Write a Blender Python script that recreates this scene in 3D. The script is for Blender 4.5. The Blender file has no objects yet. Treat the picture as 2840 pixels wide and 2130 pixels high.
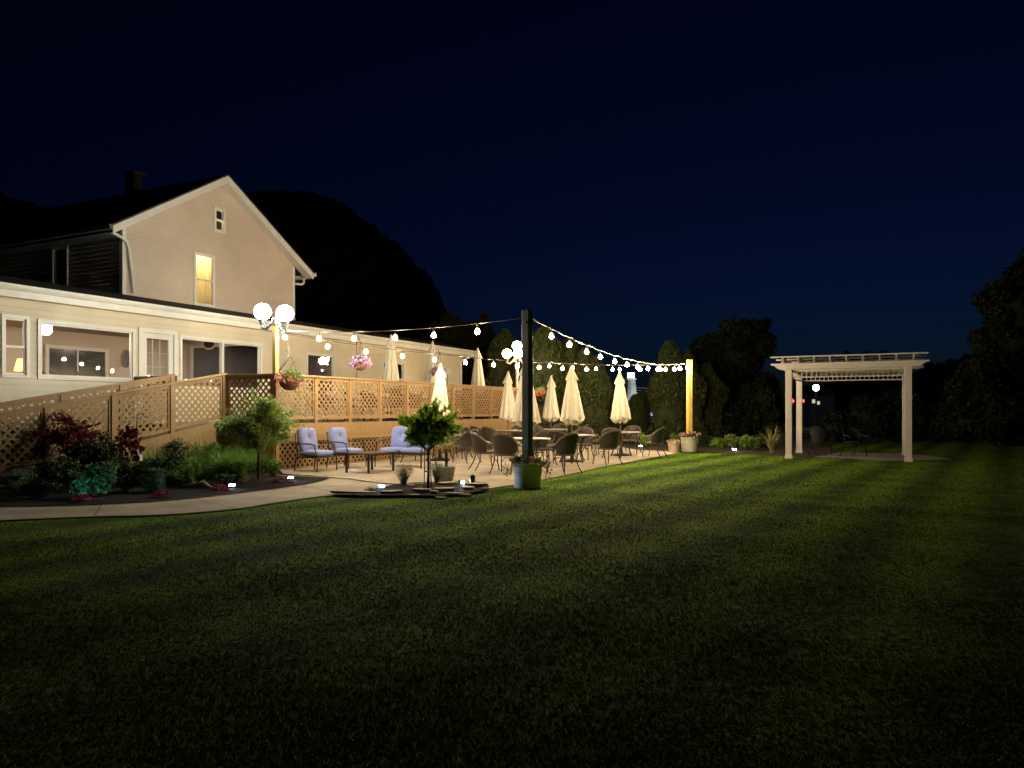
import bpy, bmesh, math, random
import numpy as np
from mathutils import Vector, Matrix
from math import radians, sin, cos, pi, atan2, sqrt
R = random.Random(7)
NR = np.random.default_rng(11)
# ------------------------------------------------------------------ camera / world / exposure
FPX, CX, HZ, CAMZ = 2080.0, 1420.0, 1138.0, 1.4       # focal length, centre column and horizon row of the 2840 px wide photograph
S = bpy.context.scene
cam_d = bpy.data.cameras.new("camera"); cam = bpy.data.objects.new("camera", cam_d)
S.collection.objects.link(cam); S.camera = cam
cam.location = (0, 0, CAMZ); cam.rotation_euler = (radians(90), 0, 0)
cam_d.sensor_width = 36; cam_d.lens = FPX / 2840 * 36
cam_d.shift_y = (HZ - 1065) / 2840; cam_d.clip_end = 2000
S.view_settings.view_transform = 'Standard'; S.view_settings.look = 'None'
S.view_settings.exposure = 0.18; S.view_settings.gamma = 1.0
S.cycles.use_denoising = True
S.cycles.sample_clamp_indirect = 4.0
S.cycles.max_bounces = 7; S.cycles.diffuse_bounces = 3; S.cycles.glossy_bounces = 3
S.cycles.transparent_max_bounces = 12
S.cycles.caustics_reflective = False; S.cycles.caustics_refractive = False
S.cycles.use_light_tree = True
W = bpy.data.worlds.new("World"); S.world = W; W.use_nodes = True
wn, wl = W.node_tree.nodes, W.node_tree.links
bg = wn['Background']
sky = wn.new('ShaderNodeTexSky'); sky.sky_type = 'NISHITA'; sky.sun_disc = False
sky.sun_elevation = radians(-4.2); sky.sun_rotation = radians(25); sky.altitude = 200
sky.air_density = 1.0; sky.dust_density = 0.4; sky.ozone_density = 4.0
tint = wn.new('ShaderNodeMix'); tint.data_type = 'RGBA'; tint.blend_type = 'MULTIPLY'; tint.inputs[0].default_value = 1
tint.inputs[7].default_value = (0.30, 0.75, 1.0, 1)
wl.new(sky.outputs[0], tint.inputs[6]); wl.new(tint.outputs[2], bg.inputs[0])
bg.inputs[1].default_value = 0.15

# ------------------------------------------------------------------ frames
TH = atan2(2450 - CX, FPX)
DX, DY = sin(TH), cos(TH)                    # along the building (u)
OX, OY = -5.404, 17.16                       # deck corner
RA = atan2(DY, DX)
def loc(u, w, z=0.0):                        # building frame -> world ; w grows towards the house
    return Vector((OX + u*DX - w*DY, OY + u*DY + w*DX, z))
def u_at(px, w):
    k = (px - CX) / FPX
    return (k*(OY + w*DX) - OX + w*DY) / (DX - k*DY)
def z_at(px, py, w):
    p = loc(u_at(px, w), w); return CAMZ + (HZ - py)*p.y/FPX
def G(px, py, z=0.0):
    y = (CAMZ - z)*FPX/(py - HZ); return Vector(((px-CX)*y/FPX, y, z))
def P(px, py, Y): return Vector(((px-CX)*Y/FPX, Y, CAMZ + (HZ-py)*Y/FPX))

# ------------------------------------------------------------------ materials
def _new(name):
    m = bpy.data.materials.new(name); m.use_nodes = True
    return m, m.node_tree.nodes, m.node_tree.links, m.node_tree.nodes['Principled BSDF']
def mat(name, col, rough=0.6, var=0.15, scale=6, bump=0.0, bscale=40, metal=0, stretch=(1,1,1), sheen=0, coat=0):
    m, n, l, b = _new(name)
    b.inputs['Roughness'].default_value = rough; b.inputs['Metallic'].default_value = metal
    tc = n.new('ShaderNodeTexCoord'); mp = n.new('ShaderNodeMapping'); mp.inputs['Scale'].default_value = stretch
    l.new(tc.outputs['Object'], mp.inputs[0])
    t = n.new('ShaderNodeTexNoise'); t.inputs['Scale'].default_value = scale; t.inputs['Detail'].default_value = 6
    l.new(mp.outputs[0], t.inputs[0])
    r = n.new('ShaderNodeValToRGB'); r.color_ramp.elements[0].position = 0.3; r.color_ramp.elements[1].position = 0.7
    r.color_ramp.elements[0].color = (*[c*(1-var) for c in col], 1); r.color_ramp.elements[1].color = (*[min(1, c*(1+var)) for c in col], 1)
    l.new(t.outputs['Fac'], r.inputs[0]); l.new(r.outputs[0], b.inputs['Base Color'])
    if bump:
        t2 = n.new('ShaderNodeTexNoise'); t2.inputs['Scale'].default_value = bscale; t2.inputs['Detail'].default_value = 5
        l.new(mp.outputs[0], t2.inputs[0])
        bp = n.new('ShaderNodeBump'); bp.inputs['Strength'].default_value = bump; bp.inputs['Distance'].default_value = 0.01
        l.new(t2.outputs['Fac'], bp.inputs['Height']); l.new(bp.outputs[0], b.inputs['Normal'])
    if sheen: b.inputs['Sheen Weight'].default_value = sheen
    if coat: b.inputs['Coat Weight'].default_value = coat
    return m
def emit(name, col, strength):
    m = bpy.data.materials.new(name); m.use_nodes = True; n = m.node_tree.nodes; l = m.node_tree.links
    n.remove(n['Principled BSDF']); e = n.new('ShaderNodeEmission')
    e.inputs[0].default_value = (*col, 1); e.inputs[1].default_value = strength
    l.new(e.outputs[0], n['Material Output'].inputs[0]); return m
def leafmat(name, c1, c2, trans=0.25, rough=0.55):
    m, n, l, b = _new(name)
    g = n.new('ShaderNodeNewGeometry'); r = n.new('ShaderNodeValToRGB')
    r.color_ramp.elements[0].color = (*c1, 1); r.color_ramp.elements[1].color = (*c2, 1)
    l.new(g.outputs['Random Per Island'], r.inputs[0]); l.new(r.outputs[0], b.inputs['Base Color'])
    b.inputs['Roughness'].default_value = rough; b.inputs['Specular IOR Level'].default_value = 0.3
    tr = n.new('ShaderNodeBsdfTranslucent'); l.new(r.outputs[0], tr.inputs[0])
    mx = n.new('ShaderNodeMixShader'); mx.inputs[0].default_value = trans
    l.new(b.outputs[0], mx.inputs[1]); l.new(tr.outputs[0], mx.inputs[2]); l.new(mx.outputs[0], n['Material Output'].inputs[0])
    return m
def glassmat():
    m = bpy.data.materials.new('window_glass'); m.use_nodes = True; n = m.node_tree.nodes; l = m.node_tree.links
    n.remove(n['Principled BSDF'])
    t = n.new('ShaderNodeBsdfTransparent'); t.inputs[0].default_value = (.93, .95, .95, 1)
    g = n.new('ShaderNodeBsdfGlossy'); g.inputs['Roughness'].default_value = 0.015
    f = n.new('ShaderNodeFresnel'); ge = n.new('ShaderNodeNewGeometry'); io = n.new('ShaderNodeMapRange')
    io.inputs['To Min'].default_value = 1.5; io.inputs['To Max'].default_value = 1/1.5      # both faces of the sheet reflect as air to glass
    l.new(ge.outputs['Backfacing'], io.inputs[0]); l.new(io.outputs[0], f.inputs[0])
    x = n.new('ShaderNodeMixShader'); l.new(f.outputs[0], x.inputs[0]); l.new(t.outputs[0], x.inputs[1]); l.new(g.outputs[0], x.inputs[2])
    l.new(x.outputs[0], n['Material Output'].inputs[0]); return m
M = {}
M['siding'] = mat('cream_vinyl_siding', (.72, .655, .51), .5, .08, 1.2, .05, 30)
M['siding_up'] = mat('tan_vinyl_siding', (.66, .56, .47), .55, .09, .9, .05, 30)
M['trim'] = mat('white_trim', (.78, .76, .71), .4, .05, 4)
M['soffit'] = mat('soffit_vinyl', (.66, .60, .52), .5, .06, 3, .1, 60, stretch=(1, 12, 1))
M['shadetrim'] = mat('shaded_eave_trim', (.09, .095, .10), .5, .1, 5)  # shade put into the colour of the left eave soffit and gutter
M['roof'] = mat('asphalt_shingle', (.035, .034, .036), .9, .35, 9, .6, 60)
M['brick'] = mat('chimney_brick', (.045, .035, .04), .9, .3, 14, .5, 40)
M['glass'] = glassmat()
M['wood'] = mat('cedar_boards', (.33, .21, .095), .6, .16, 5, .25, 25, stretch=(1, 1, 5))
M['wood_h'] = mat('cedar_rails', (.345, .22, .10), .6, .16, 5, .25, 25, stretch=(4, 4, 1))
M['deckfloor'] = mat('deck_floor', (.28, .17, .09), .6, .2, 5, .25, 25, stretch=(1, 8, 1))
M['pine'] = mat('new_pine_post', (.58, .40, .10), .5, .14, 5, .15, 25, stretch=(6, 6, .6))
M['green'] = mat('dark_green_paint', (.13, .15, .16), .38, .12, 4, .15, 30, stretch=(4, 4, .7))
M['white'] = mat('white_vinyl', (.74, .68, .64), .35, .03, 3)
M['wicker'] = mat('brown_wicker', (.024, .017, .013), .45, .35, 70, 1.0, 110, coat=.1)
M['rim'] = mat('bronze_tube', (.13, .10, .075), .35, .15, 10)
M['black'] = mat('black_metal', (.025, .022, .020), .35, .1, 10)
M['tabletop'] = mat('stone_tabletop', (.36, .32, .26), .32, .2, 20)
M['canvas'] = mat('cream_canvas', (.68, .63, .50), .85, .05, 8, .25, 90)
M['cush'] = mat('blue_grey_cushion', (.24, .29, .60), .9, .05, 30, .3, 200, sheen=.2)
M['cush_dark'] = mat('navy_cushion_band', (.07, .13, .33), .9, .08, 30, .3, 200)
M['concrete'] = mat('exposed_concrete', (.42, .355, .275), .85, .20, 1.6, .5, 90)
M['mulch'] = mat('dark_mulch', (.010, .007, .006), .95, .5, 25, 1.0, 60)
M['bark'] = mat('bark', (.05, .036, .026), .9, .3, 20, .8, 40)
M['stone'] = mat('flagstone', (.42, .36, .28), .8, .25, 7, .6, 30)
M['gravel'] = mat('pale_gravel', (.20, .19, .19), .9, .5, 60, 1.0, 80)
M['potblue'] = mat('white_plastic_pot', (.62, .60, .68), .45, .06, 5, .1, 20)
M['potwhite'] = mat('white_pot', (.62, .57, .46), .5, .06, 5)
M['potrib'] = mat('ribbed_stone_pot', (.50, .42, .32), .7, .2, 9, .4, 40)
M['potgrey'] = mat('grey_fluted_pot', (.34, .34, .30), .6, .2, 9, .4, 30)
M['wire'] = mat('black_cable', (.06, .05, .04), .35, .1, 10)
M['hose'] = mat('white_hose', (.55, .52, .48), .4, .1, 10)
M['coil'] = mat('grey_lamp_arms', (.13, .145, .155), .35, .1, 10, metal=.3)
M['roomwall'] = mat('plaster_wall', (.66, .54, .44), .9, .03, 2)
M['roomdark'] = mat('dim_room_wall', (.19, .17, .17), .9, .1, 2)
M['curtain'] = mat('curtain', (.72, .62, .38), .9, .1, 8, .4, 12, stretch=(8, 8, .3))
M['darkwood'] = mat('dark_wood', (.05, .03, .02), .5, .2, 10)
M['driftwood'] = mat('driftwood', (.36, .25, .15), .85, .25, 12, .7, 30, stretch=(1, 5, 5))
M['tile'] = mat('grey_shingle', (.62, .64, .60), .8, .12, 20)
M['e_bulb'] = emit('warm_bulb_glow', (1, .75, .45), 720)
def halo_rim(m):                                # orange halo put into the bulb's colour: its limb glows dimmer and more orange
    n = m.node_tree.nodes; l = m.node_tree.links; e = n['Emission']; lw = n.new('ShaderNodeLayerWeight'); lw.inputs[0].default_value = .35
    r = n.new('ShaderNodeValToRGB'); r.color_ramp.elements[0].position = .55; r.color_ramp.elements[1].position = .95
    r.color_ramp.elements[0].color = (1, .76, .46, 1); r.color_ramp.elements[1].color = (.0022, .0008, .0002, 1)
    l.new(lw.outputs['Facing'], r.inputs[0]); l.new(r.outputs[0], e.inputs[0])
halo_rim(M['e_bulb'])
M['e_globe'] = emit('cool_globe_glow', (.84, 1, .97), 130)
M['e_globew'] = emit('warm_globe_glow', (1, .74, .42), 60)
M['e_led'] = emit('led_white', (.55, .80, 1), 110)
M['e_led_hi'] = emit('led_bright', (.55, .78, 1), 520)
M['e_led_teal'] = emit('led_teal', (.25, 1, .72), 130)
M['e_room'] = emit('ceiling_light_glow', (1, .80, .64), 46)
M['e_lampy'] = emit('table_lamp_glow', (1, .45, .08), 7)
M['e_upper'] = emit('bedroom_light_glow', (1, .76, .36), 30)
M['e_red'] = emit('red_signal', (1, .02, .02), 14)
M['e_street'] = emit('street_lamp_white', (.75, .88, 1), 40)
M['e_lant'] = emit('lantern_white', (.62, .82, 1), 3.0)
M['e_win'] = emit('far_window_glow', (1, .62, .30), .5)
M['e_sign'] = emit('far_lit_panel', (.5, .7, 1), .6)
L = {}
L['lawn'] = leafmat('lawn_blades', (.062, .128, .008), (.115, .21, .012), .12, 1)
L['green'] = leafmat('leaf_green', (.05, .14, .02), (.22, .36, .06), .35)
L['lime'] = leafmat('leaf_lime', (.10, .22, .03), (.26, .42, .06), .3)
L['pale'] = leafmat('leaf_pale', (.18, .28, .07), (.46, .56, .20), .4)
L['bright'] = leafmat('leaf_bright', (.14, .27, .02), (.42, .58, .06), .5)
L['dark'] = leafmat('leaf_dark', (.012, .035, .010), (.035, .07, .022), .15)
L['hedge'] = leafmat('arborvitae', (.028, .042, .011), (.06, .075, .02), .12, .8)
L['tree'] = leafmat('tree_leaf', (.008, .015, .006), (.020, .032, .010), .15, .8)
L['treeb'] = leafmat('tree_leaf_brown', (.035, .036, .014), (.07, .066, .026), .15, .8)
L['red'] = leafmat('leaf_red', (.07, .008, .012), (.22, .02, .03), .2)
L['mag'] = leafmat('flower_magenta', (.16, .015, .06), (.36, .04, .13), .2)
L['teal'] = leafmat('leaf_blue_green', (.05, .12, .07), (.14, .27, .17), .2)
L['purple'] = leafmat('petal_purple', (.34, .14, .42), (.72, .52, .70), .25)
L['pink'] = leafmat('petal_pink', (.60, .10, .10), (.80, .30, .28), .25)
L['grey'] = leafmat('leaf_grey', (.16, .18, .12), (.30, .31, .24), .2)
L['straw'] = leafmat('leaf_straw', (.20, .21, .07), (.50, .44, .20), .2)
L['dusty'] = leafmat('petal_dusty', (.32, .16, .15), (.55, .32, .28), .2)

# ------------------------------------------------------------------ mesh helpers
class MB:
    def __init__(s): s.v = []; s.f = []
    def add(s, vs, fs):
        o = len(s.v); s.v += [tuple(v) for v in vs]; s.f += [tuple(i+o for i in f) for f in fs]; return s
    def box(s, x0, x1, y0, y1, z0, z1):
        return s.add([(x0,y0,z0),(x1,y0,z0),(x1,y1,z0),(x0,y1,z0),(x0,y0,z1),(x1,y0,z1),(x1,y1,z1),(x0,y1,z1)],
                     [(0,3,2,1),(4,5,6,7),(0,1,5,4),(1,2,6,5),(2,3,7,6),(3,0,4,7)])
    def prism(s, poly, a0, a1, axis='y'):
        # poly in the plane normal to axis: axis y -> (x,z); axis x -> (y,z); axis z -> (x,y)
        n = len(poly)
        def mk(p, a): return (p[0], a, p[1]) if axis == 'y' else ((a, p[0], p[1]) if axis == 'x' else (p[0], p[1], a))
        vs = [mk(p, a0) for p in poly] + [mk(p, a1) for p in poly]
        fs = [tuple(range(n)), tuple(range(2*n-1, n-1, -1))] + [(i, i+n, (i+1) % n+n, (i+1) % n) for i in range(n)]
        return s.add(vs, fs)
    def tube(s, pts, r, seg=6, cap=True):
        pts = [Vector(p) for p in pts]; n = len(pts); rr = r if isinstance(r, (list, tuple)) else [r]*n
        vs = []; fs = []; up = None
        for i, p in enumerate(pts):
            t = (pts[min(i+1, n-1)] - pts[max(i-1, 0)]).normalized()
            a = up if up is not None else (Vector((0,0,1)) if abs(t.z) < .9 else Vector((1,0,0)))
            b = t.cross(a).normalized(); a2 = b.cross(t).normalized(); up = a2
            for k in range(seg):
                q = 2*pi*k/seg; vs.append(p + (b*cos(q) + a2*sin(q))*rr[i])
        for i in range(n-1):
            for k in range(seg):
                fs.append((i*seg+k, i*seg+(k+1) % seg, (i+1)*seg+(k+1) % seg, (i+1)*seg+k))
        if cap: fs.append(tuple(range(seg-1, -1, -1))); fs.append(tuple((n-1)*seg+k for k in range(seg)))
        return s.add(vs, fs)
    def lathe(s, prof, seg=24, c=(0,0,0), fr=None):
        vs = []; fs = []
        for i, (r, z) in enumerate(prof):
            for k in range(seg):
                a = 2*pi*k/seg; q = r if fr is None else fr(r, z, a, i)
                zz = z
                if isinstance(q, tuple): q, zz = q
                vs.append((c[0]+q*cos(a), c[1]+q*sin(a), c[2]+zz))
        for i in range(len(prof)-1):
            for k in range(seg): fs.append((i*seg+k, i*seg+(k+1) % seg, (i+1)*seg+(k+1) % seg, (i+1)*seg+k))
        return s.add(vs, fs)
    def ball(s, c, r, seg=12, rings=8, sz=1):
        prof = [(r*sin(pi*i/rings)+1e-5, -r*sz*cos(pi*i/rings)) for i in range(rings+1)]
        return s.lathe(prof, seg, c)
    def obj(s, name, m, parent=None, smooth=False, bevel=0):
        me = bpy.data.meshes.new(name); me.from_pydata(s.v, [], s.f); me.update()
        return link(name, me, m, parent, smooth, bevel)
def link(name, me, m, parent=None, smooth=False, bevel=0):
    if m: me.materials.append(m)
    if smooth: me.polygons.foreach_set('use_smooth', [True]*len(me.polygons))
    o = bpy.data.objects.new(name, me); S.collection.objects.link(o)
    if parent is not None: o.parent = parent
    if bevel:
        b = o.modifiers.new('bevel', 'BEVEL'); b.width = bevel; b.segments = 2; b.limit_method = 'ANGLE'
    return o
def npmesh(name, V, F, m, parent=None, smooth=False):     # V (n,3); F (m,k)
    me = bpy.data.meshes.new(name); V = np.asarray(V, np.float32); F = np.asarray(F, np.int32); k = F.shape[1]
    me.vertices.add(len(V)); me.vertices.foreach_set('co', V.ravel())
    me.loops.add(F.size); me.loops.foreach_set('vertex_index', F.ravel())
    me.polygons.add(len(F)); me.polygons.foreach_set('loop_start', np.arange(0, F.size, k, dtype=np.int32))
    me.update(calc_edges=True)
    return link(name, me, m, parent, smooth)
def thing(name, label, cat, pos=(0,0,0), rz=0, group=None):
    o = bpy.data.objects.new(name, None); S.collection.objects.link(o); o.empty_display_size = .2
    o.location = pos; o.rotation_euler = (0, 0, rz); tag(o, label, cat, group); return o
def tag(o, label, cat, group=None):
    o['label'] = label; o['category'] = cat
    if group: o['group'] = group
    return o
def struct(o): o['kind'] = 'structure'; return o
def copy_thing(src, label, pos, rz=None, group=None):
    r = src.copy(); S.collection.objects.link(r); r.location = pos
    if rz is not None: r.rotation_euler = (0, 0, rz)
    r['label'] = label
    if group: r['group'] = group
    for ch in list(src.children):
        c = ch.copy(); S.collection.objects.link(c); c.parent = r
        for g in ch.children:
            d = g.copy(); S.collection.objects.link(d); d.parent = c
    return r
# leaves: V kites around centres
def leafmesh(C, size, aspect=.5, up=0.0, jit=.35, fold=.25):
    C = np.asarray(C); n = len(C)
    d = NR.normal(size=(n,3)); d[:,2] += up; d /= np.linalg.norm(d, axis=1)[:,None]+1e-9
    t = NR.normal(size=(n,3)); s = np.cross(d, t); s /= np.linalg.norm(s, axis=1)[:,None]+1e-9
    nn = np.cross(s, d)
    L_ = size*(1+jit*NR.uniform(-1, 1, n))[:,None]; w = L_*aspect*.5
    V = np.stack([C-d*L_*.5, C+s*w-d*L_*.05+nn*w*fold, C+d*L_*.5, C-s*w-d*L_*.05+nn*w*fold], 1).reshape(-1,3)
    F = (np.arange(n)[:,None]*4+np.arange(4)[None,:])
    return V, F
def ell(n, c, r, shell=.35):                # points in an ellipsoid, denser towards the outside
    d = NR.normal(size=(n,3)); d /= np.linalg.norm(d, axis=1)[:,None]
    q = 1-shell*NR.uniform(0, 1, n)**1.3
    return np.asarray(c)+d*q[:,None]*np.asarray(r)
def clump(n, c, r, k=24, kr=.28, shell=.6): # clustered foliage
    c = np.asarray(c); r = np.asarray(r)
    cc = ell(k, c, r*(1-kr*.6), shell)
    out = [ell(n//k, q, r.mean()*kr*NR.uniform(.6, 1.25)*np.array([1,1,.85]), .9) for q in cc]
    return np.concatenate(out)
def blades(base, height, width, lean, seg=4, droop=1.0, dirs=None):
    base = np.asarray(base); n = len(base)
    a = NR.uniform(0, 2*pi, n) if dirs is None else dirs
    h = height*NR.uniform(.6, 1.15, n); ln = lean*NR.uniform(.2, 1.2, n)
    dx = np.stack([np.cos(a), np.sin(a), np.zeros(n)], 1); sx = np.stack([-np.sin(a), np.cos(a), np.zeros(n)], 1)
    rows = []
    for i in range(seg+1):
        t = i/seg
        out = (ln*h*t**1.6)[:,None]*dx; z = h*(t - .42*droop*np.minimum(ln, 1.3)*t**2.6)
        p = base+out; p[:,2] += z
        wd = width*(1-t)**.7*.5*(.7+.6*t if t < .5 else 1)
        if i == seg: wd = width*.05
        rows.append(p-sx*wd); rows.append(p+sx*wd)
    V = np.stack(rows, 1).reshape(-1,3); k = 2*(seg+1)
    f = np.array([[2*i, 2*i+1, 2*i+3, 2*i+2] for i in range(seg)])
    F = (np.arange(n)[:,None,None]*k+f[None]).reshape(-1,4)
    return V, F
def join(*vf):
    V = []; F = []; o = 0
    for v, f in vf: V.append(v); F.append(f+o); o += len(v)
    return np.concatenate(V), np.concatenate(F)

# ------------------------------------------------------------------ ground
def lawnmat():
    m, n, l, b = _new('lawn_ground'); b.inputs['Roughness'].default_value = .95; b.inputs['Specular IOR Level'].default_value = .1
    tc = n.new('ShaderNodeTexCoord')
    mp = n.new('ShaderNodeMapping'); mp.inputs['Rotation'].default_value = (0, 0, -RA+.12); l.new(tc.outputs['Object'], mp.inputs[0])
    wv = n.new('ShaderNodeTexWave'); wv.bands_direction = 'Y'; wv.inputs['Scale'].default_value = .26; wv.inputs['Distortion'].default_value = 1.2
    wv.inputs['Detail'].default_value = 3; l.new(mp.outputs[0], wv.inputs[0])
    a = n.new('ShaderNodeTexNoise'); a.inputs['Scale'].default_value = 1.1; a.inputs['Detail'].default_value = 8; l.new(tc.outputs['Object'], a.inputs[0])
    ad = n.new('ShaderNodeMath'); ad.operation = 'MULTIPLY_ADD'; ad.inputs[1].default_value = .5
    l.new(wv.outputs['Fac'], ad.inputs[0]); l.new(a.outputs['Fac'], ad.inputs[2])
    r = n.new('ShaderNodeValToRGB'); r.color_ramp.elements[0].position = .42; r.color_ramp.elements[1].position = 1.0
    r.color_ramp.elements[0].color = (.027, .066, .006, 1); r.color_ramp.elements[1].color = (.142, .250, .012, 1)
    l.new(ad.outputs[0], r.inputs[0]); l.new(r.outputs[0], b.inputs['Base Color'])
    t2 = n.new('ShaderNodeTexNoise'); t2.inputs['Scale'].default_value = 3.0; t2.inputs['Detail'].default_value = 6; t2.inputs['Roughness'].default_value = .6
    l.new(tc.outputs['Object'], t2.inputs[0])
    bp = n.new('ShaderNodeBump'); bp.inputs['Strength'].default_value = .6; bp.inputs['Distance'].default_value = .06
    l.new(t2.outputs['Fac'], bp.inputs['Height']); l.new(bp.outputs[0], b.inputs['Normal']); return m
for k_ in ('mulch', 'concrete'): M[k_].node_tree.nodes['Principled BSDF'].inputs['Specular IOR Level'].default_value = .12 if k_ == 'mulch' else .25
def sheet(name, pts, z, m, thick=0):
    bm = bmesh.new(); vs = [bm.verts.new((p[0], p[1], z)) for p in pts]; f = bm.faces.new(vs)
    if f.normal.z < 0: f.normal_flip()
    bmesh.ops.triangulate(bm, faces=[f]); 
    if thick:
        r = bmesh.ops.extrude_face_region(bm, geom=bm.faces[:])
        for v in [g for g in r['geom'] if isinstance(g, bmesh.types.BMVert)]: v.co.z -= thick
    bmesh.ops.recalc_face_normals(bm, faces=bm.faces[:])
    me = bpy.data.meshes.new(name); bm.to_mesh(me); bm.free(); return struct(link(name, me, m))
lm = lawnmat()
sheet('lawn', [(-500, -60), (500, -60), (500, 700), (-500, 700)], 0, lm)
low = [(-120,1452),(0,1447),(258,1436),(452,1431),(651,1415),(768,1397),(913,1377),(1000,1379),(1155,1379),(1280,1373),(1375,1354),(1440,1345),
       (1501,1333),(1580,1317.5),(1652,1301),(1750,1282),(1860,1261),(1884,1254)]
back = [(1849,1253),(1762,1249),(1700,1236),(1640,1225),(1560,1220)]
bedlow = [(908,1325),(913,1331),(880,1340),(827,1350),(678,1370),(520,1388),(407,1397.5),(226,1406.5),(0,1411),(-120,1413)]
def smooth_pts(px):                         # Catmull-Rom through image points, on the ground
    g = [G(*p) for p in px]; out = []
    for i in range(len(g)-1):
        p0, p1, p2, p3 = g[max(i-1, 0)], g[i], g[i+1], g[min(i+2, len(g)-1)]
        for k in range(5):
            t = k/5; out.append(.5*((2*p1)+(p2-p0)*t+(2*p0-5*p1+4*p2-p3)*t*t+(3*p1-p0-3*p2+p3)*t**3))
    return out+[g[-1]]
edge = smooth_pts(low); bedl = smooth_pts(bedlow)
dc = [loc(13.3, 3.5), loc(13.3, .05), loc(0, .05)]
patio_pts = edge+[G(*p) for p in back]+[G(1500,1219)]+dc+[G(787, 1318)]+bedl
sheet('patio', patio_pts, .02, M['concrete'])
sheet('garden_soil', [p for p in bedl]+[loc(-9, 1.9), loc(.2, 1.9), loc(.15, .03), G(787, 1318)], .032, M['mulch'])
isl = [(905,1378),(1000,1370),(1040,1362),(1069,1356),(1112,1346),(1194,1343),(1225,1341),(1273,1345),(1311,1347),(1359,1353),(1350,1366),(1280,1377),(1212,1382),(1155,1381),(1000,1381)]
sheet('island_soil', [G(*p) for p in isl], .045, M['mulch'])
bb = [(1560,1219),(1640,1226),(1700,1237),(1762,1250),(1849,1254.5),(1891,1252),(2021,1257),(2103,1261),(2178,1266),(2300,1266),(2330,1246),(2200,1222),(1900,1215),(1560,1212)]
sheet('back_bed_soil', [G(*p) for p in bb], .012, mat('brown_mulch', (.04, .022, .016), .95, .5, 20, 1, 50))
sheet('gravel_pad', [G(2255,1269), G(2330,1256), G(2560,1262), G(2640,1276), G(2460,1279)], .016, M['gravel'])
sheet('street', [(-60, 58), (120, 48), (120, 62), (-60, 72)], .01, mat('asphalt', (.05, .05, .055), .9, .3, 8, .4, 40))
jm = mat('concrete_joint', (.10, .085, .07), .9, .1, 10)
jb = MB()
for a, b_ in (((282,1404),(262,1435)), ((545,1388),(650,1414)), ((840,1352),(913,1366)), ((925,1360),(1040,1332)), ((1430,1300),(1640,1250)), ((1290,1330),(1640,1285))):
    p, q = G(*a), G(*b_); t = (q-p).normalized(); s_ = Vector((-t.y, t.x, 0))*.008
    jb.add([(p+s_).xyz+Vector((0,0,.024)), (p-s_).xyz+Vector((0,0,.024)), (q-s_).xyz+Vector((0,0,.024)), (q+s_).xyz+Vector((0,0,.024))], [(0,1,2,3)])
struct(jb.obj('patio_joints', jm))
# lawn blades, only where the photograph can show them
def inpoly(X, Y, poly):
    ins = np.zeros(len(X), bool); n = len(poly); j = n-1
    for i in range(n):
        xi, yi, xj, yj = poly[i][0], poly[i][1], poly[j][0], poly[j][1]
        c = ((yi > Y) != (yj > Y)) & (X < (xj-xi)*(Y-yi)/((yj-yi) or 1e-9)+xi); ins ^= c; j = i
    return ins
def make_grass():
    n = 420000
    Y = 2.6*np.exp(NR.uniform(0, 1, n)*math.log(27/2.6)); X = NR.uniform(-.72, .74, n)*Y
    jx = NR.normal(size=n)*.018; keep = ~inpoly(X+jx, Y+jx, patio_pts)
    for q in (isl, bb): keep &= ~inpoly(X, Y, [G(*p) for p in q])
    keep &= ~inpoly(X, Y, [p for p in bedl]+[loc(-9, 1.9), loc(.2, 1.9), loc(.15, .03), G(787, 1318)])
    keep &= ~inpoly(X, Y, [G(2255,1269), G(2330,1256), G(2560,1262), G(2640,1276), G(2460,1279)])
    du = (X-OX)*DX+(Y-OY)*DY; dw = -(X-OX)*DY+(Y-OY)*DX
    keep &= ~((dw > -.05) & (du > -9))
    X, Y = X[keep], Y[keep]; n = len(X)
    h = (.007+.014*NR.uniform(0, 1, n)**2)*(1+.4*np.sin(X*1.7+Y*.8)*np.sin(Y*2.3)); w = .0018+.0004*Y
    a = NR.uniform(0, 2*pi, n); ln = h*NR.uniform(.3, 1.6, n); b = NR.uniform(0, 2*pi, n)
    B = np.stack([X, Y, np.zeros(n)], 1); s_ = np.stack([np.cos(a), np.sin(a), np.zeros(n)], 1)*w[:,None]
    T = B+np.stack([np.cos(b)*ln, np.sin(b)*ln, h], 1)
    V = np.stack([B-s_, B+s_, T], 1).reshape(-1, 3); F = np.arange(3*n).reshape(-1, 3)
    o = npmesh('grass', V, F, L['lawn'])
    nm = NR.normal(size=(n, 3))*.22; nm[:, 2] = 1; nm /= np.linalg.norm(nm, axis=1)[:, None]      # blades shade as the turf they make up
    o.data.normals_split_custom_set_from_vertices(np.repeat(nm, 3, 0).tolist()); tag(o, 'short mown green lawn grass in front of the patio', 'grass'); o['kind'] = 'stuff'
make_grass()

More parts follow.
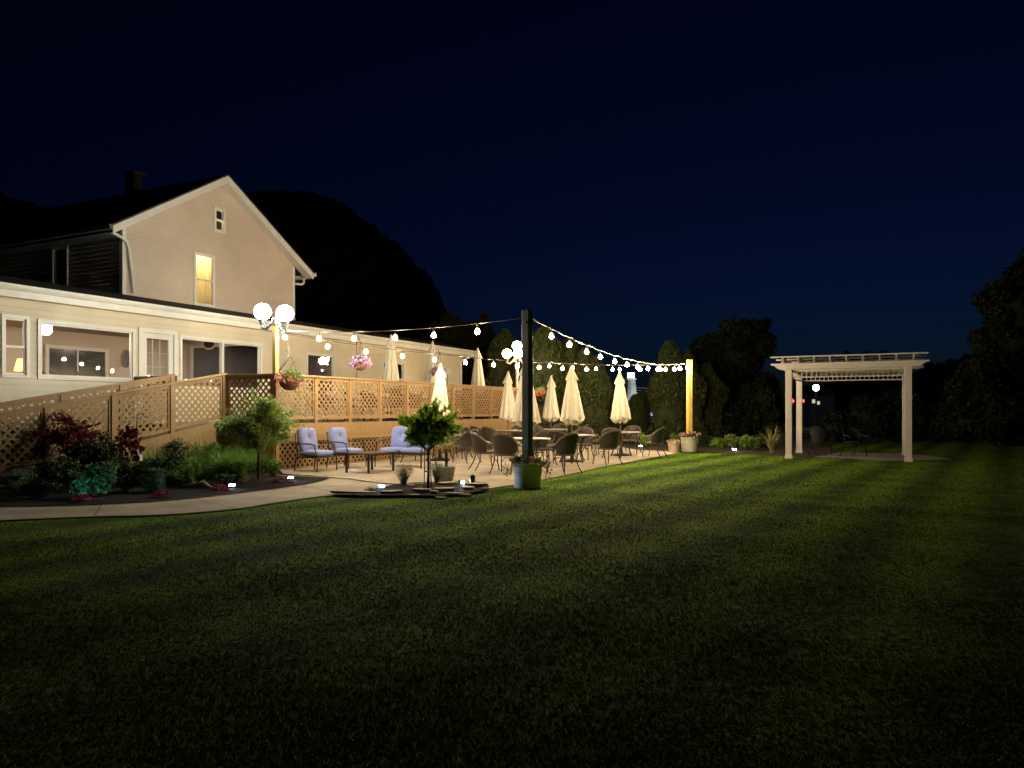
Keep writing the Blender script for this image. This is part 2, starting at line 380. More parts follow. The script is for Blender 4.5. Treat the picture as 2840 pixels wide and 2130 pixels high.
# ------------------------------------------------------------------ house
house = thing('restaurant_building', 'cream sided building with a gabled upper storey and a long lit single storey wing', 'building', loc(0, 0), RA)
def clip_iv(x0, x1, holes):
    iv = [(x0, x1)]
    for a, b in holes:
        nv = []
        for p, q in iv:
            if b <= p or a >= q: nv.append((p, q)); continue
            if a > p: nv.append((p, a))
            if b < q: nv.append((b, q))
        iv = nv
    return iv
def siding(mb, w, xr, z0, z1, holes, course=.14, out=.028, axis='y', sgn=-1):
    # clapboards: each course leans out at its foot; xr(z) gives the wall's extent
    zs = [z0]; z = z0
    while z < z1-1e-6: z = min(z+course, z1); zs.append(z)
    for a, b in zip(zs[:-1], zs[1:]):
        cuts = sorted({a, b, *[h for ho in holes for h in ho[2:4] if a < h < b]})
        for c, d in zip(cuts[:-1], cuts[1:]):
            mid = (c+d)/2; hs = [(h[0], h[1]) for h in holes if h[2] < mid < h[3]]
            xc0, xc1 = xr(c); xd0, xd1 = xr(d)
            for p, q in clip_iv(min(xc0, xd0), max(xc1, xd1), hs):
                pc, pd, qc, qd = max(p, xc0), max(p, xd0), min(q, xc1), min(q, xd1)
                if qc <= pc and qd <= pd: continue
                qd = max(qd, pd); qc = max(qc, pc)
                oc = out*(1-(c-a)/course); od = out*(1-(d-a)/course)
                A = [(pc, w+sgn*oc, c), (qc, w+sgn*oc, c), (qd, w+sgn*od, d), (pd, w+sgn*od, d)]
                if c == a: A += [(pc, w, c), (qc, w, c)]
                if axis == 'x': A = [(y, x, z) for x, y, z in A]
                mb.add(A, [(0,1,2,3)]+([(4,5,1,0)] if c == a else []))
WW = 4.4
win = {}
def hole(name, x0, x1, zb, zt): win[name] = (u_at(x0, WW), u_at(x1, WW), zb, zt)
hole('w1', 2, 80, 2.10, 3.46); hole('w2', 102, 374, 2.09, 3.44); hole('door', 382, 490, 1.10, 3.50)
hole('w3', 497, 725, 1.95, 3.42); hole('w4', 849, 927, 1.95, 3.30); hole('w5', 1060, 1119, 1.95, 3.27)
mb = MB(); siding(mb, WW, lambda z: (-9.0, 15.95), .0, 3.84, list(win.values()))
mb.obj('wing_wall', M['siding'], house)
MB().box(15.9, 15.95, WW+.002, 10, 0, 3.84).obj('wing_end_wall', M['siding'], house)
MB().box(15.90, 16.0, WW-.03, WW+.06, 0, 3.82).obj('corner_trim', M['trim'], house, bevel=.004)
MB().box(-9, 16.45, 4.0, 4.39, 3.815, 3.835).obj('soffit', M['soffit'], house)
MB().box(-9, 16.45, 3.97, 4.0, 3.79, 4.02).obj('fascia', M['trim'], house)
g = MB().prism([(3.965, 3.93), (3.90, 3.93), (3.85, 3.99), (3.85, 4.05), (3.965, 4.05)], -9, 16.5, 'x')
g.box(-9, 16.5, 3.842, 3.85, 4.035, 4.052)
g.obj('gutter', M['trim'], house, bevel=.004)
MB().prism([(3.88, 4.055), (5.7, 4.50), (5.7, 4.44), (3.88, 4.0)], -9, 16.48, 'x').obj('wing_roof', M['roof'], house)
MB().prism([(5.701, 4.46), (10.4, 3.5), (10.4, 3.4), (5.701, 4.3)], 6.8, 16.48, 'x').obj('wing_roof', M['roof'], house)
MB().tube([(16.2, 3.92, 3.93), (16.2, 3.96, 3.82), (15.85, 4.30, 3.62), (15.78, 4.33, 3.50), (15.78, 4.33, 1.1)], .045, 8).obj('downspout', M['trim'], house, True)
def window(name, fr=.07, mull=(), rail=None, lab=None, glassd=.05, sillz=True, dark=None):
    a, b, zb, zt = win[name]; f = MB(); e = .015
    y0, y1 = WW-.045, WW+.06
    f.box(a, a+fr, y0, y1, zb, zt); f.box(b-fr, b, y0, y1, zb, zt)
    f.box(a+fr, b-fr, y0+.002, y1, zt-fr, zt-.001); f.box(a+fr, b-fr, y0+.002, y1, zb+.001, zb+fr)
    for m_ in mull: f.box(m_-.04, m_+.04, y0+.004, y1, zb+fr, zt-fr)
    s = MB(); q = fr+.002; s0, s1 = WW+.0, WW+.05       # inner sash
    s.box(a+q, a+q+.035, s0, s1, zb+q, zt-q); s.box(b-q-.035, b-q, s0, s1, zb+q, zt-q)
    s.box(a+q+.035, b-q-.035, s0+.002, s1, zt-q-.035, zt-q-.001); s.box(a+q+.035, b-q-.035, s0+.002, s1, zb+q+.001, zb+q+.035)
    if rail: s.box(a+q+.035, b-q-.035, s0-.006, s1, rail-.025, rail+.025)
    o = f.obj('window', M['trim'], house, bevel=.004); s.obj('sash', M['trim'], o)
    MB().box(a+fr+.01, b-fr-.01, WW+.03, WW+.034, zb+fr+.01, zt-fr-.01).obj('pane', M['glass'], o)
    return o
window('w1', rail=2.78); window('w2', fr=.08)
a, b, *_ = win['w3']; window('w3', mull=[u_at(616, WW)]); window('w4', fr=.05); window('w5', fr=.05, rail=2.6)
MB().box(u_at(1233, WW), u_at(1243, WW)+.05, WW-.12, WW-.03, 2.9, 3.2).obj('meter_box', M['trim'], house, bevel=.006)
MB().tube([(u_at(1238, WW), WW-.05, 2.9), (u_at(1238, WW), WW-.05, 1.2)], .015).obj('conduit', M['coil'], house)
# door with a tall glazed light
a, b, zb, zt = win['door']; f = MB()
f.box(a, a+.11, WW-.045, WW+.06, zb, zt); f.box(b-.11, b, WW-.045, WW+.06, zb, zt); f.box(a+.11, b-.11, WW-.043, WW+.06, zt-.11, zt-.001)
fo = f.obj('door_frame', M['trim'], house, bevel=.004)
d = MB(); da, db, dz = a+.115, b-.115, zt-.115
d.box(da, da+.14, WW-.01, WW+.035, zb, dz); d.box(db-.14, db, WW-.01, WW+.035, zb, dz)
d.box(da+.14, db-.14, WW-.008, WW+.035, dz-.14, dz-.001); d.box(da+.14, db-.14, WW-.008, WW+.035, zb, zb+.35)
dd = d.obj('door', M['trim'], house, bevel=.003)
g = MB()
for t in (1/3, 2/3): g.box(da+.14+(db-da-.28)*t-.009, da+.14+(db-da-.28)*t+.009, WW+.05, WW+.062, zb+.35, dz-.14)
for t in (.2, .4, .6, .8): zz = zb+.35+(dz-zb-.49)*t; g.box(da+.14, db-.14, WW+.048, WW+.064, zz-.009, zz+.009)
g.obj('muntins', M['trim'], dd)
MB().box(da+.14, db-.14, WW+.015, WW+.019, zb+.35, dz-.14).obj('pane', M['glass'], dd)
MB().ball((da+.06, WW-.05, 2.0), .03, 10, 6).tube([(da+.06, WW-.05, 2.0), (da+.06, WW, 2.0)], .012).obj('handle', M['black'], dd, True)
# rooms behind the windows
r_ = MB()
def quad(mb, *p): mb.add(p, [tuple(range(len(p)))])
x0, x1, y0, y1, z0, z1 = -8.5, 4.3, WW+.08, 8.0, 1.1, 3.6
quad(r_, (x0,y1,z0), (x1,y1,z0), (x1,y1,z1), (x0,y1,z1)); quad(r_, (x0,y0,z1), (x1,y0,z1), (x1,y1,z1), (x0,y1,z1))
quad(r_, (x0,y0,z0), (x0,y1,z0), (x0,y1,z1), (x0,y0,z1))
r_.box(4.3, 4.4, 7.78, 8.0, z0, z1); r_.box(4.3, 4.4, y0, 7.78, 3.45, z1)       # partition with a wide opening
r_.obj('room_walls', M['roomwall'], house)
fl = MB(); quad(fl, (x0,y0,z0), (x1,y0,z0), (x1,y1,z0), (x0,y1,z0)); fl.obj('room_floor', M['darkwood'], house)
t = MB(); t.box(4.25, 4.30, 7.70, 7.79, z0, 3.50); t.box(4.25, 4.30, y0, 7.70, 3.42, 3.50); t.obj('opening_trim', M['trim'], house)
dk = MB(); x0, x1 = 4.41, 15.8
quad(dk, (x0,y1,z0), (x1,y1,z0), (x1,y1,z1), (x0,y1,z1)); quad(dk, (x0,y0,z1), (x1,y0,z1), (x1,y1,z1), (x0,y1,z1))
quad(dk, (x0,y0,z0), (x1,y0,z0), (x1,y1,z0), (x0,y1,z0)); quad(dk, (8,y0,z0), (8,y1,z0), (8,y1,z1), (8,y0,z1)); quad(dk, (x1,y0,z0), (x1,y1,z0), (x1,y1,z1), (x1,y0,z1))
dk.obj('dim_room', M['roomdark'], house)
ba, bb_ = u_at(122, 8), u_at(297, 8); zt = 3.2       # window in the room's back wall
t = MB(); t.box(ba, ba+.1, 7.93, 7.99, 1.9, zt); t.box(bb_-.1, bb_, 7.93, 7.99, 1.9, zt); t.box(ba+.1, bb_-.1, 7.932, 7.99, zt-.1, zt-.001); t.box((ba+bb_)/2-.02, (ba+bb_)/2+.02, 7.95, 7.99, 1.9, zt-.1)
ib = t.obj('back_window', M['trim'], house)
MB().box(ba+.1, bb_-.1, 7.975, 7.985, 1.9, zt-.1).obj('pane', mat('dark_pane', (.07, .065, .06), .12, .2, 3), ib)
oc = MB(); oc.prism([(6.9+.32*cos(k*pi/4+pi/8), 3.55+.20*sin(k*pi/4+pi/8)-.02) for k in range(8) ], 4.24, 4.26, 'x'); oc.obj('octagon_vent', M['trim'], house)
MB().prism([(6.9+.24*cos(k*pi/4+pi/8), 3.53+.14*sin(k*pi/4+pi/8)) for k in range(8)], 4.23, 4.238, 'x').obj('vent_pane', M['darkwood'], house)
for lx in (-4.2, -2.6, -.9, .8, 2.6):
    MB().lathe([(.0001, 3.52), (.22, 3.52), (.24, 3.56), (.24, 3.595)], 20, (lx, 4.78, 0)).obj('ceiling_light', M['e_room'], house)
MB().lathe([(.0001, 3.5), (.10, 3.5), (.12, 3.56), (.12, 3.595)], 16, (5.8, 4.75, 0)).obj('ceiling_light', emit('dim_light_glow', (1, .8, .7), 60), house)
# upper storey
GW, GL, GR, RU, RZ = 5.64, .28, 6.72, 3.52, 8.54
SL = (RZ-6.24)/3.72
def under(u): return RZ-.20-SL*abs(u-RU)
def xr(z):
    if z <= under(GL): return GL, GR
    d = (RZ-.20-z)/SL; return max(GL, RU-d), min(GR, RU+d)
sw = [(u_at(592, GW), u_at(623, GW), 6.81, 7.55), (u_at(536, GW), u_at(594, GW), 4.49, 6.05)]
mb = MB(); siding(mb, GW, xr, 4.3, RZ-.21, sw, .12, .024); mb.obj('gable_wall', M['siding_up'], house)
mb = MB(); sdw = (7.9, 8.62, 4.6, 6.0)
siding(mb, GL, lambda z: (GW, 15.5), 3.6, 6.33, [sdw], .12, axis='x'); mb.obj('upper_side_wall', M['siding_up'], house)
mb = MB(); siding(mb, GR, lambda z: (GW, 15.5), 3.6, 6.33, [], .12, axis='x', sgn=1); mb.obj('upper_side_wall', M['siding_up'], house)
for a_ in (GL-.03, GR-.08): MB().box(a_, a_+.11, GW-.03, GW+.1, 4.3, 6.30).obj('corner_trim', M['trim'], house, bevel=.004)
e0, e1 = RU-3.80, RU+3.80
def rz(u, o=0): return RZ-SL*abs(u-RU)+o
MB().prism([(e0, rz(e0)), (RU, RZ), (e1, rz(e1)), (e1, rz(e1)-.05), (RU, RZ-.05), (e0, rz(e0)-.05)], 5.27, 15.9, 'y').obj('upper_roof', M['roof'], house)
MB().prism([(e0+.02, rz(e0+.02)-.052), (RU, RZ-.052), (e1-.02, rz(e1-.02)-.052), (e1-.02, rz(e1)-.24), (RU, RZ-.26), (e0+.02, rz(e0)-.24)], 5.275, 5.31, 'y').obj('rake_board', M['trim'], house)
MB().prism([(e0+.02, rz(e0)-.18), (RU, RZ-.19), (e1-.02, rz(e1)-.18), (e1-.02, rz(e1)-.21), (RU, RZ-.22), (e0+.02, rz(e0)-.21)], 5.311, 5.62, 'y').obj('rake_soffit', M['soffit'], house)
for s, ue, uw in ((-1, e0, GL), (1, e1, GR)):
    MB().prism([(ue, rz(ue)-.21), (uw+s*.02, rz(ue)-.21), (uw+s*.02, rz(ue)-.19), (ue, rz(ue)-.19)], 5.60, 15.8, 'y').obj('eave_soffit', M['soffit'] if s > 0 else M['shadetrim'], house)
    MB().prism([(ue, rz(ue)-.15), (ue+s*.09, rz(ue)-.13), (ue+s*.11, rz(ue)-.02), (ue, rz(ue)-.02)], 5.25, 15.8, 'y').obj('gutter', M['trim'] if s > 0 else M['shadetrim'], house, bevel=.004)
zz = rz(e0)
dsp = [(u_at(x, 5.55), 5.55, z_at(x, y, 5.55)) for x, y in ((308, 622), (302, 630), (305, 641), (338, 659), (351, 670), (358, 690), (372, 812))]
MB().tube(dsp, .042, 8).obj('downspout', M['trim'], house, True)
MB().tube([(e1-.15, 5.6, rz(e1)-.2), (e1-.15, 5.6, rz(e1)-.36), (e1-.25, 5.6, rz(e1)-.43), (GR+.02, 5.6, rz(e1)-.45)], .04, 8).obj('downspout', M['trim'], house, True)
for i, (p, q, zb, zt) in enumerate(sw):
    f = MB(); w_ = .075; y0 = GW-.045; y1 = GW+.05
    f.box(p, p+w_, y0, y1, zb, zt); f.box(q-w_, q, y0, y1, zb, zt); f.box(p+w_, q-w_, y0+.002, y1, zt-w_, zt-.001); f.box(p+w_, q-w_, y0+.002, y1, zb+.001, zb+w_)
    f.box(p+w_, q-w_, y0+.012, y1, (zb+zt)/2-.025, (zb+zt)/2+.025)
    o = f.obj('upper_window', M['trim'], house, bevel=.004)
    MB().box(p+w_, q-w_, GW+.02, GW+.024, zb+w_, zt-w_).obj('pane', M['glass'], o)
    if i == 1:
        c = MB(); n = 40; vs = []
        for k in range(n+1):
            x = p-.05+(q-p+.1)*k/n; y = GW+.10+.022*sin(k*1.25)+.012*sin(k*.53)
            vs += [(x, y, zb), (x, y, zt)]
        c.add(vs, [(2*k, 2*k+2, 2*k+3, 2*k+1) for k in range(n)])
        cm = leafmat('sheer_curtain', (.74, .66, .42), (.76, .68, .44), .65)
        c.obj('curtain', cm, o, True)
        rb = MB(); rb.box(p-.5, q+.9, GW+.75, GW+.8, zb-.1, zt+.3); rb.obj('bedroom_wall', M['roomwall'], house)
        MB().box(p-.3, q+.4, GW+.16, GW+.6, zt+.12, zt+.14).obj('bedroom_lamp', M['e_upper'], house)
    else:
        MB().box(p-.1, q+.1, GW+.2, GW+.22, zb-.1, zt+.1).obj('attic_board', M['darkwood'], house)
f = MB(); p, q, zb, zt = sdw
f.box(GL-.045, GL+.05, p, p+.08, zb, zt); f.box(GL-.045, GL+.05, q-.08, q, zb, zt); f.box(GL-.043, GL+.05, p+.08, q-.08, zt-.08, zt-.001)
o = f.obj('side_window', M['trim'], house, bevel=.004); MB().box(GL+.02, GL+.024, p+.08, q-.08, zb, zt-.08).obj('pane', M['glass'], o)
MB().box(GL+.2, GL+.22, p-.1, q+.1, zb-.1, zt+.1).obj('attic_board', M['darkwood'], house)
c = MB(); c.box(3.33, 3.67, 9.3, 9.68, 8.2, 9.10); ch = c.obj('chimney', M['brick'], house, bevel=.01)
MB().box(3.26, 3.76, 9.22, 9.76, 9.10, 9.15).obj('chimney_cap', M['coil'], ch)
MB().tube([(3.5, 9.5, 9.15), (3.5, 9.5, 9.42)], .012).obj('antenna', M['coil'], ch)
# things in the room
def dining_chair(u, w, rz_, label):
    t = thing('dining_chair', label, 'chair', loc(u, w, 1.1), RA+rz_, 'dining chairs behind the picture window'); t.scale = (1, 1, 1.12)
    b = MB(); n = 14; vs = []
    for k in range(n+1):
        a = pi*k/n; vs += [(.24*cos(a), .20, .62+.52*sin(a)**.8), (.20*cos(a), .20, .60+.46*sin(a)**.8)]
    b.add(vs, [(2*k, 2*k+2, 2*k+3, 2*k+1) for k in range(n)]); 
    for x in (-.1, 0, .1): b.box(x-.02, x+.02, .19, .21, .45, 1.06)
    b.obj('backrest', M['darkwood'], t)
    MB().box(-.22, .22, -.22, .2, .42, .47).obj('seat', M['darkwood'], t, bevel=.01)
    for x in (-.2, .2):
        for y in (-.2, .18): MB().tube([(x, y, 0), (x*.95, y*.95, .43)], .018).obj('leg', M['darkwood'], t)
    return t
for px, w_, rr, lb in ((30, 5.4, .5, 'dark curved back dining chair inside the leftmost window'), (112, 5.6, -.4, 'dark curved back dining chair inside the left edge of the picture window'),
                       (168, 6.0, .3, 'dark curved back dining chair inside the picture window below its left lights'), (228, 5.3, .1, 'dark pointed back dining chair in the middle of the picture window')):
    dining_chair(u_at(px, w_), w_, rr, lb)
t = thing('round_dining_table', 'dark round table top just inside the right part of the picture window', 'table', loc(u_at(285, 5.4), 5.4, 1.1), RA)
MB().lathe([(.001, .86), (.40, .86), (.41, .89), (.40, .92), (.001, .92)], 28).obj('tabletop', M['darkwood'], t, True)
MB().lathe([(.25, 0), (.05, .05), (.04, .86)], 16).obj('pedestal', M['darkwood'], t, True)
p = loc(u_at(350, 7.97), 7.97, 2.95)
t = thing('wall_mirror', 'small oval wall mirror in a brown frame at the right of the picture window', 'mirror', p, RA)
mbf = MB(); n = 24; vs = []
for k in range(n): a = 2*pi*k/n; vs += [(.16*cos(a), -.02, .27*sin(a)), (.11*cos(a), -.03, .21*sin(a))]
mbf.add(vs, [(2*k, 2*((k+1) % n), 2*((k+1) % n)+1, 2*k+1) for k in range(n)]); mbf.obj('frame', mat('brown_frame', (.25, .12, .05), .4), t)
MB().prism([(.115*cos(2*pi*k/n), .215*sin(2*pi*k/n)) for k in range(n)], -.025, -.02, 'y').obj('mirror_glass', mat('mirror_dark', (.15, .16, .2), .1), t)
p = loc(u_at(62, 5.6), 5.6, 1.1)
t = thing('floor_lamp', 'yellow glowing shaded lamp inside the leftmost window', 'lamp', p, RA)
MB().lathe([(.12, 0), (.12, .03), (.015, .05), (.015, 1.3)], 14).obj('stand', M['darkwood'], t)
MB().lathe([(.17, 1.22), (.10, 1.50)], 20).obj('lamp_shade', M['e_lampy'], t)

# ------------------------------------------------------------------ lattice
def clip_half(poly, nx, nz, c):                       # keep nx*x+nz*z <= c
    out = []
    for i in range(len(poly)):
        p, q = poly[i], poly[(i+1) % len(poly)]; dp, dq = nx*p[0]+nz*p[1]-c, nx*q[0]+nz*q[1]-c
        if dp <= 0: out.append(p)
        if (dp < 0) != (dq < 0) and abs(dp-dq) > 1e-9:
            t = dp/(dp-dq); out.append((p[0]+(q[0]-p[0])*t, p[1]+(q[1]-p[1])*t))
    return out
def lattice(mb, poly, d0, axis='y', front=-1, pitch=.118, sw=.042, first=1, th=.007):
    for lay, k in enumerate((first, -first)):
        nx, nz = .70711, .70711*k
        vals = [nx*p[0]+nz*p[1] for p in poly]; c = math.floor(min(vals)/pitch)*pitch+R.uniform(0, .02)
        while c < max(vals):
            q = clip_half(clip_half(poly, nx, nz, c+sw), -nx, -nz, -c)
            if len(q) >= 3:
                a = d0+front*th*(1-lay); mb.prism(q, a, a-front*(th-.0005)*1.0, axis)
            c += pitch
deck = thing('wooden_deck', 'raised cedar deck with square lattice railing panels along the front of the wing', 'deck', loc(0, 0), RA)
ZF, ZR = 1.08, 2.245
NP = 10; SP = 1.31
fl = MB()
for k in range(31): fl.box(-.30, NP*SP, .02+k*.1415, .02+k*.1415+.136, ZF-.03, ZF)
fl.obj('deck_floor', M['deckfloor'], deck)
for k in range(NP+1):
    u = k*SP
    MB().box(u-.045, u+.045, -.052, .05, .03, ZR-.045).obj('post', M['wood'], deck, bevel=.004)
for k in range(NP):
    a, b = k*SP+.046, (k+1)*SP-.046
    f = MB(); f.box(a, b, -.03, .012, 2.125, 2.205); f.box(a, b, -.03, .012, 1.19, 1.265)
    f.box(a, a+.045, -.028, .010, 1.265, 2.125); f.box(b-.045, b, -.028, .010, 1.265, 2.125)
    o = f.obj('lattice_panel', M['wood_h'], deck)
    s = MB(); lattice(s, [(a+.045, 1.266), (b-.045, 1.266), (b-.045, 2.124), (a+.045, 2.124)], -.005, first=1 if k not in (7,) else -1); s.obj('lattice', M['wood'], o)
    f = MB(); f.box(a, b, -.028, .01, .02, .05); f.box(a, a+.04, -.026, .008, .05, .67); f.box(b-.04, b, -.026, .008, .05, .67)
    o = f.obj('skirt_panel', M['wood_h'], deck)
    s = MB(); lattice(s, [(a+.04, .05), (b-.04, .05), (b-.04, .67), (a+.04, .67)], -.005, first=1 if k % 2 == 0 else -1); s.obj('lattice', M['wood'], o)
MB().box(-.07, NP*SP+.07, -.09, .07, ZR-.044, ZR).obj('top_rail', M['wood_h'], deck, bevel=.006)
for x0, x1 in ((-.05, 4.9), (4.903, 8.6), (8.603, NP*SP+.05)):
    MB().box(x0, x1, -.065, -.053, .79, 1.095).obj('rim_board', M['wood_h'], deck, bevel=.003)
    MB().box(x0, x1, -.060, -.0535, .665, .788).obj('rim_board', M['wood_h'], deck, bevel=.003)
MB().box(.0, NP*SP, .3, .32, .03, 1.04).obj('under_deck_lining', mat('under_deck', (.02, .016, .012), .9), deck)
# end face towards the camera
f = MB(); f.box(-.03, .012, .052, 1.55, 2.125, 2.205); f.box(-.03, .012, .052, 1.55, 1.19, 1.265); f.box(-.028, .01, .052, .14, 1.265, 2.125); f.box(-.028, .01, 1.44, 1.55, 1.265, 2.125)
o = f.obj('lattice_panel', M['wood_h'], deck)
s = MB(); lattice(s, [(.14, 1.266), (1.44, 1.266), (1.44, 2.124), (.14, 2.124)], -.005, axis='x'); s.obj('lattice', M['wood'], o)
MB().box(-.07, .09, .071, 1.54, ZR-.046, ZR-.002).obj('top_rail', M['wood_h'], deck, bevel=.006)
MB().box(-.06, -.046, .0, 1.54, .03, 1.09).obj('rim_board', M['wood_h'], deck)
MB().box(-.36, -.27, 2.9, 4.35, 2.06, ZR).obj('top_rail', M['darkwood'], deck, bevel=.006)
s = MB(); lattice(s, [(3.0, 1.2), (4.35, 1.2), (4.35, 2.05), (3.0, 2.05)], -.30, axis='x'); s.obj('lattice_panel', M['wood'], deck)
# far end rail
f = MB(); f.box(NP*SP-.01, NP*SP+.03, .06, 4.3, 2.125, 2.205); f.box(NP*SP-.01, NP*SP+.03, .06, 4.3, 1.19, 1.265)
o = f.obj('lattice_panel', M['wood_h'], deck); s = MB(); lattice(s, [(.06, 1.266), (4.3, 1.266), (4.3, 2.124), (.06, 2.124)], NP*SP, axis='x'); s.obj('lattice', M['wood'], o)

ramp = thing('wheelchair_ramp', 'sloping cedar ramp with lattice rails rising from the left to the deck', 'ramp', loc(0, 0), RA)
SLP = .183
def rampside(w, ue, posts, zoff, first):
    top = lambda u: ZR+SLP*(u-ue)*(1 if u < ue else 0)+zoff
    o = MB().prism([(-6.6, top(-6.6)-.044), (ue, top(ue)-.044), (ue, top(ue)), (-6.6, top(-6.6))], w-.08, w+.07, 'y').obj('top_rail', M['wood_h'], ramp, bevel=.005)
    for u in posts: MB().prism([(u-.05, .02), (u+.05, .02), (u+.05, top(u+.05)-.046), (u-.05, top(u-.05)-.046)], w-.055, w+.05, 'y').obj('post', M['wood'], ramp, bevel=.004)
    ps = sorted(posts)
    for a, b in zip(ps[:-1], ps[1:]):
        a += .051; b -= .051; f = MB()
        for h0, h1 in ((.12, .045), (1.055, .98)):
            f.prism([(a, top(a)-h0), (b, top(b)-h0), (b, top(b)-h1), (a, top(a)-h1)], w-.03, w+.012, 'y')
        for x0, x1 in ((a, a+.045), (b-.045, b)): f.prism([(x0, top(x0)-.98), (x1, top(x1)-.98), (x1, top(x1)-.12), (x0, top(x0)-.12)], w-.028, w+.01, 'y')
        o = f.obj('lattice_panel', M['wood_h'], ramp); s = MB(); a2, b2 = a+.045, b-.045
        lattice(s, [(a2, top(a2)-.98), (b2, top(b2)-.98), (b2, top(b2)-.12), (a2, top(a2)-.12)], w-.005, first=first); s.obj('lattice', M['wood'], o)
    return top
top = rampside(1.59, -.02, [-.07, -1.52, -2.92, -4.28, -5.65], .045, -1)
rampside(2.95, -.35, [-.40, -1.75, -3.1, -4.45, -5.8], .03, -1)
fl = MB(); fl.prism([(-6.6, top(-6.6)-1.20), (-.3, top(-.3)-1.20), (-.3, top(-.3)-1.16), (-6.6, top(-6.6)-1.16)], 1.66, 2.88, 'y'); fl.obj('ramp_floor', M['deckfloor'], ramp)
fl = MB(); fl.prism([(-6.6, .02), (-.05, .02), (-.05, top(-.05)-1.10), (-6.0, .05)], 1.545, 1.56, 'y'); fl.obj('ramp_skirt', M['wood_h'], ramp)

# ------------------------------------------------------------------ lamps
def globe_lamp_parts(t, offs, zc, r, em, m, hub):
    for ox, oy, oz in offs:
        g_ = MB(); rings = 14; prof = [(r*sin(pi*i/rings)+1e-5, -r*cos(pi*i/rings)) for i in range(2, rings+1)]
        g_.lathe([(1e-4, prof[0][1])]+prof, 28, (ox, oy, zc+oz)); g_.obj('globe', em, t, True)
        zb = zc+oz-r*.90
        a = MB(); a.lathe([(r*.50, -.005), (r*.56, -.02), (r*.38, -.05), (r*.26, -.14)], 18, (ox, oy, zb))
        hx, hy, hz_ = hub
        if abs(ox-hx)+abs(oy-hy) > .05:
            a.tube([(ox, oy, zb-.10), (ox, oy, zb-.19), (ox*.72, oy*.72, zb-.23), (ox*.45, oy*.45, zb-.14), (ox*.15, oy*.15, hz_-.03), (hx, hy, hz_-.04)], [.045, .042, .036, .034, .034, .034], 10)
        else: a.tube([(ox, oy, zb-.1), (ox, oy, hz_-.1)], .04, 10)
        a.obj('lamp_arm', m, t, True)
t = thing('twin_globe_lamp', 'twin cool white globe lamp on a yellow wooden post at the deck corner', 'lamp post', loc(0, 0, 0), 0)
pc = loc(.03, .04) - loc(0, 0)
ob = MB().box(-.05, .05, -.05, .05, 1.1, 3.37).obj('post', M['pine'], t, bevel=.004); ob.rotation_euler = (0, 0, RA); ob.location = pc
globe_lamp_parts(t, [(-.35, .14, .03), (.24, -.10, -.04)], 3.64, .19, M['e_globe'], M['coil'], (0, 0, 3.47))
MB().lathe([(.08, 3.37), (.075, 3.44), (.11, 3.47), (.03, 3.53), (1e-4, 3.54)], 16).obj('hub', M['coil'], t, True)
MB().tube([(.12, .25, 3.15), (.18, .3, 2.95), (.14, .26, 2.6), (.1, .14, 2.45), (.03, .05, 2.27)], .007, 5).tube([(.13, .27, 3.1), (.21, .33, 2.9), (.19, .28, 2.55), (.08, .16, 2.35), (.02, .06, 2.26)], .007, 5).obj('hanging_cord', M['wire'], t)
tp = P(1434, 1000, 28.4)
t = thing('triple_globe_lamp', 'warm lit triple globe street lamp on an ornate pole at the far deck corner', 'lamp post', (tp.x, tp.y, 0), 0)
MB().lathe([(.10, 0), (.10, .9), (.075, 1.1), (.055, 1.3), (.05, 2.6), (.055, 2.9), (.085, 3.1), (.06, 3.2), (.07, 3.3), (.10, 3.33), (.05, 3.38), (.03, 3.6)], 16, fr=lambda r, z, a, i: r*(1+.06*cos(8*a))).obj('pole', mat('weathered_pole', (.45, .40, .32), .5, .3, 12), t, True)
globe_lamp_parts(t, [(-.38, -.02, 0), (.03, -.38, -.02), (.38, .05, 0), (0, 0, .30)], 3.54, .178, M['e_globew'], mat('bronze_arms', (.30, .24, .14), .35, .1, 10, metal=.5), (0, 0, 3.42))
# string lights
def string_light(name, label, A, B, sag, ts, drop=.095, wob=0):
    A, B = Vector(A), Vector(B)
    t = thing(name, label, 'string lights', (A.x, A.y, A.z), 0, 'strings of bulbs over the patio')
    f = lambda s: (B-A)*s-Vector((0, 0, 4*sag*s*(1-s)))
    pts = [f(i/60)+Vector((0, 0, wob*sin(i*2.1)*.012)) for i in range(61)]
    c = MB().tube(pts, .007, 5)
    if wob: c.tube([f(i/60)+Vector((.012*sin(i*.9), .012*cos(i*.9), .018*sin(i*1.3+1))) for i in range(61)], .005, 4)
    c.obj('cable', M['wire'], t)
    for s_ in ts:
        p = f(s_); k = MB().tube([p, p-Vector((0, 0, drop*.45))], .006, 5).lathe([(.010, -drop*.4), (.019, -drop*.45), (.021, -drop*.95), (.016, -drop)], 10, p)
        b = MB(); q_ = R.uniform(1.28, 1.5); b.lathe([(.012*q_, 0), (.018*q_, -.015), (.029*q_, -.038), (.034*q_, -.062), (.028*q_, -.086), (.014*q_, -.10), (1e-4, -.104)], 12, (p.x, p.y, p.z-drop))
        bo = b.obj('bulb', M['e_bulb'], t, True); k.obj('socket', M['wire'], bo, True)
    return t
PG = Vector((.28, 13.55, 0)); PY = Vector((5.96, 25.2, 0)); PD = loc(.03, .04)
string_light('string_light', 'short string of bulbs from the twin globe lamp to the dark green post', PD+Vector((0,0,3.24)), PG+Vector((0,0,3.08)), .13, [.047, .21, .365, .535, .682, .836])
string_light('string_light', 'long string of bulbs crossing from the twin globe lamp to the yellow post', PD+Vector((0,0,3.18)), PY+Vector((0,0,2.98)), .30, [.0897, .16, .232, .299, .367, .432, .49, .545, .607, .674, .75, .833, .90, .965], .09)
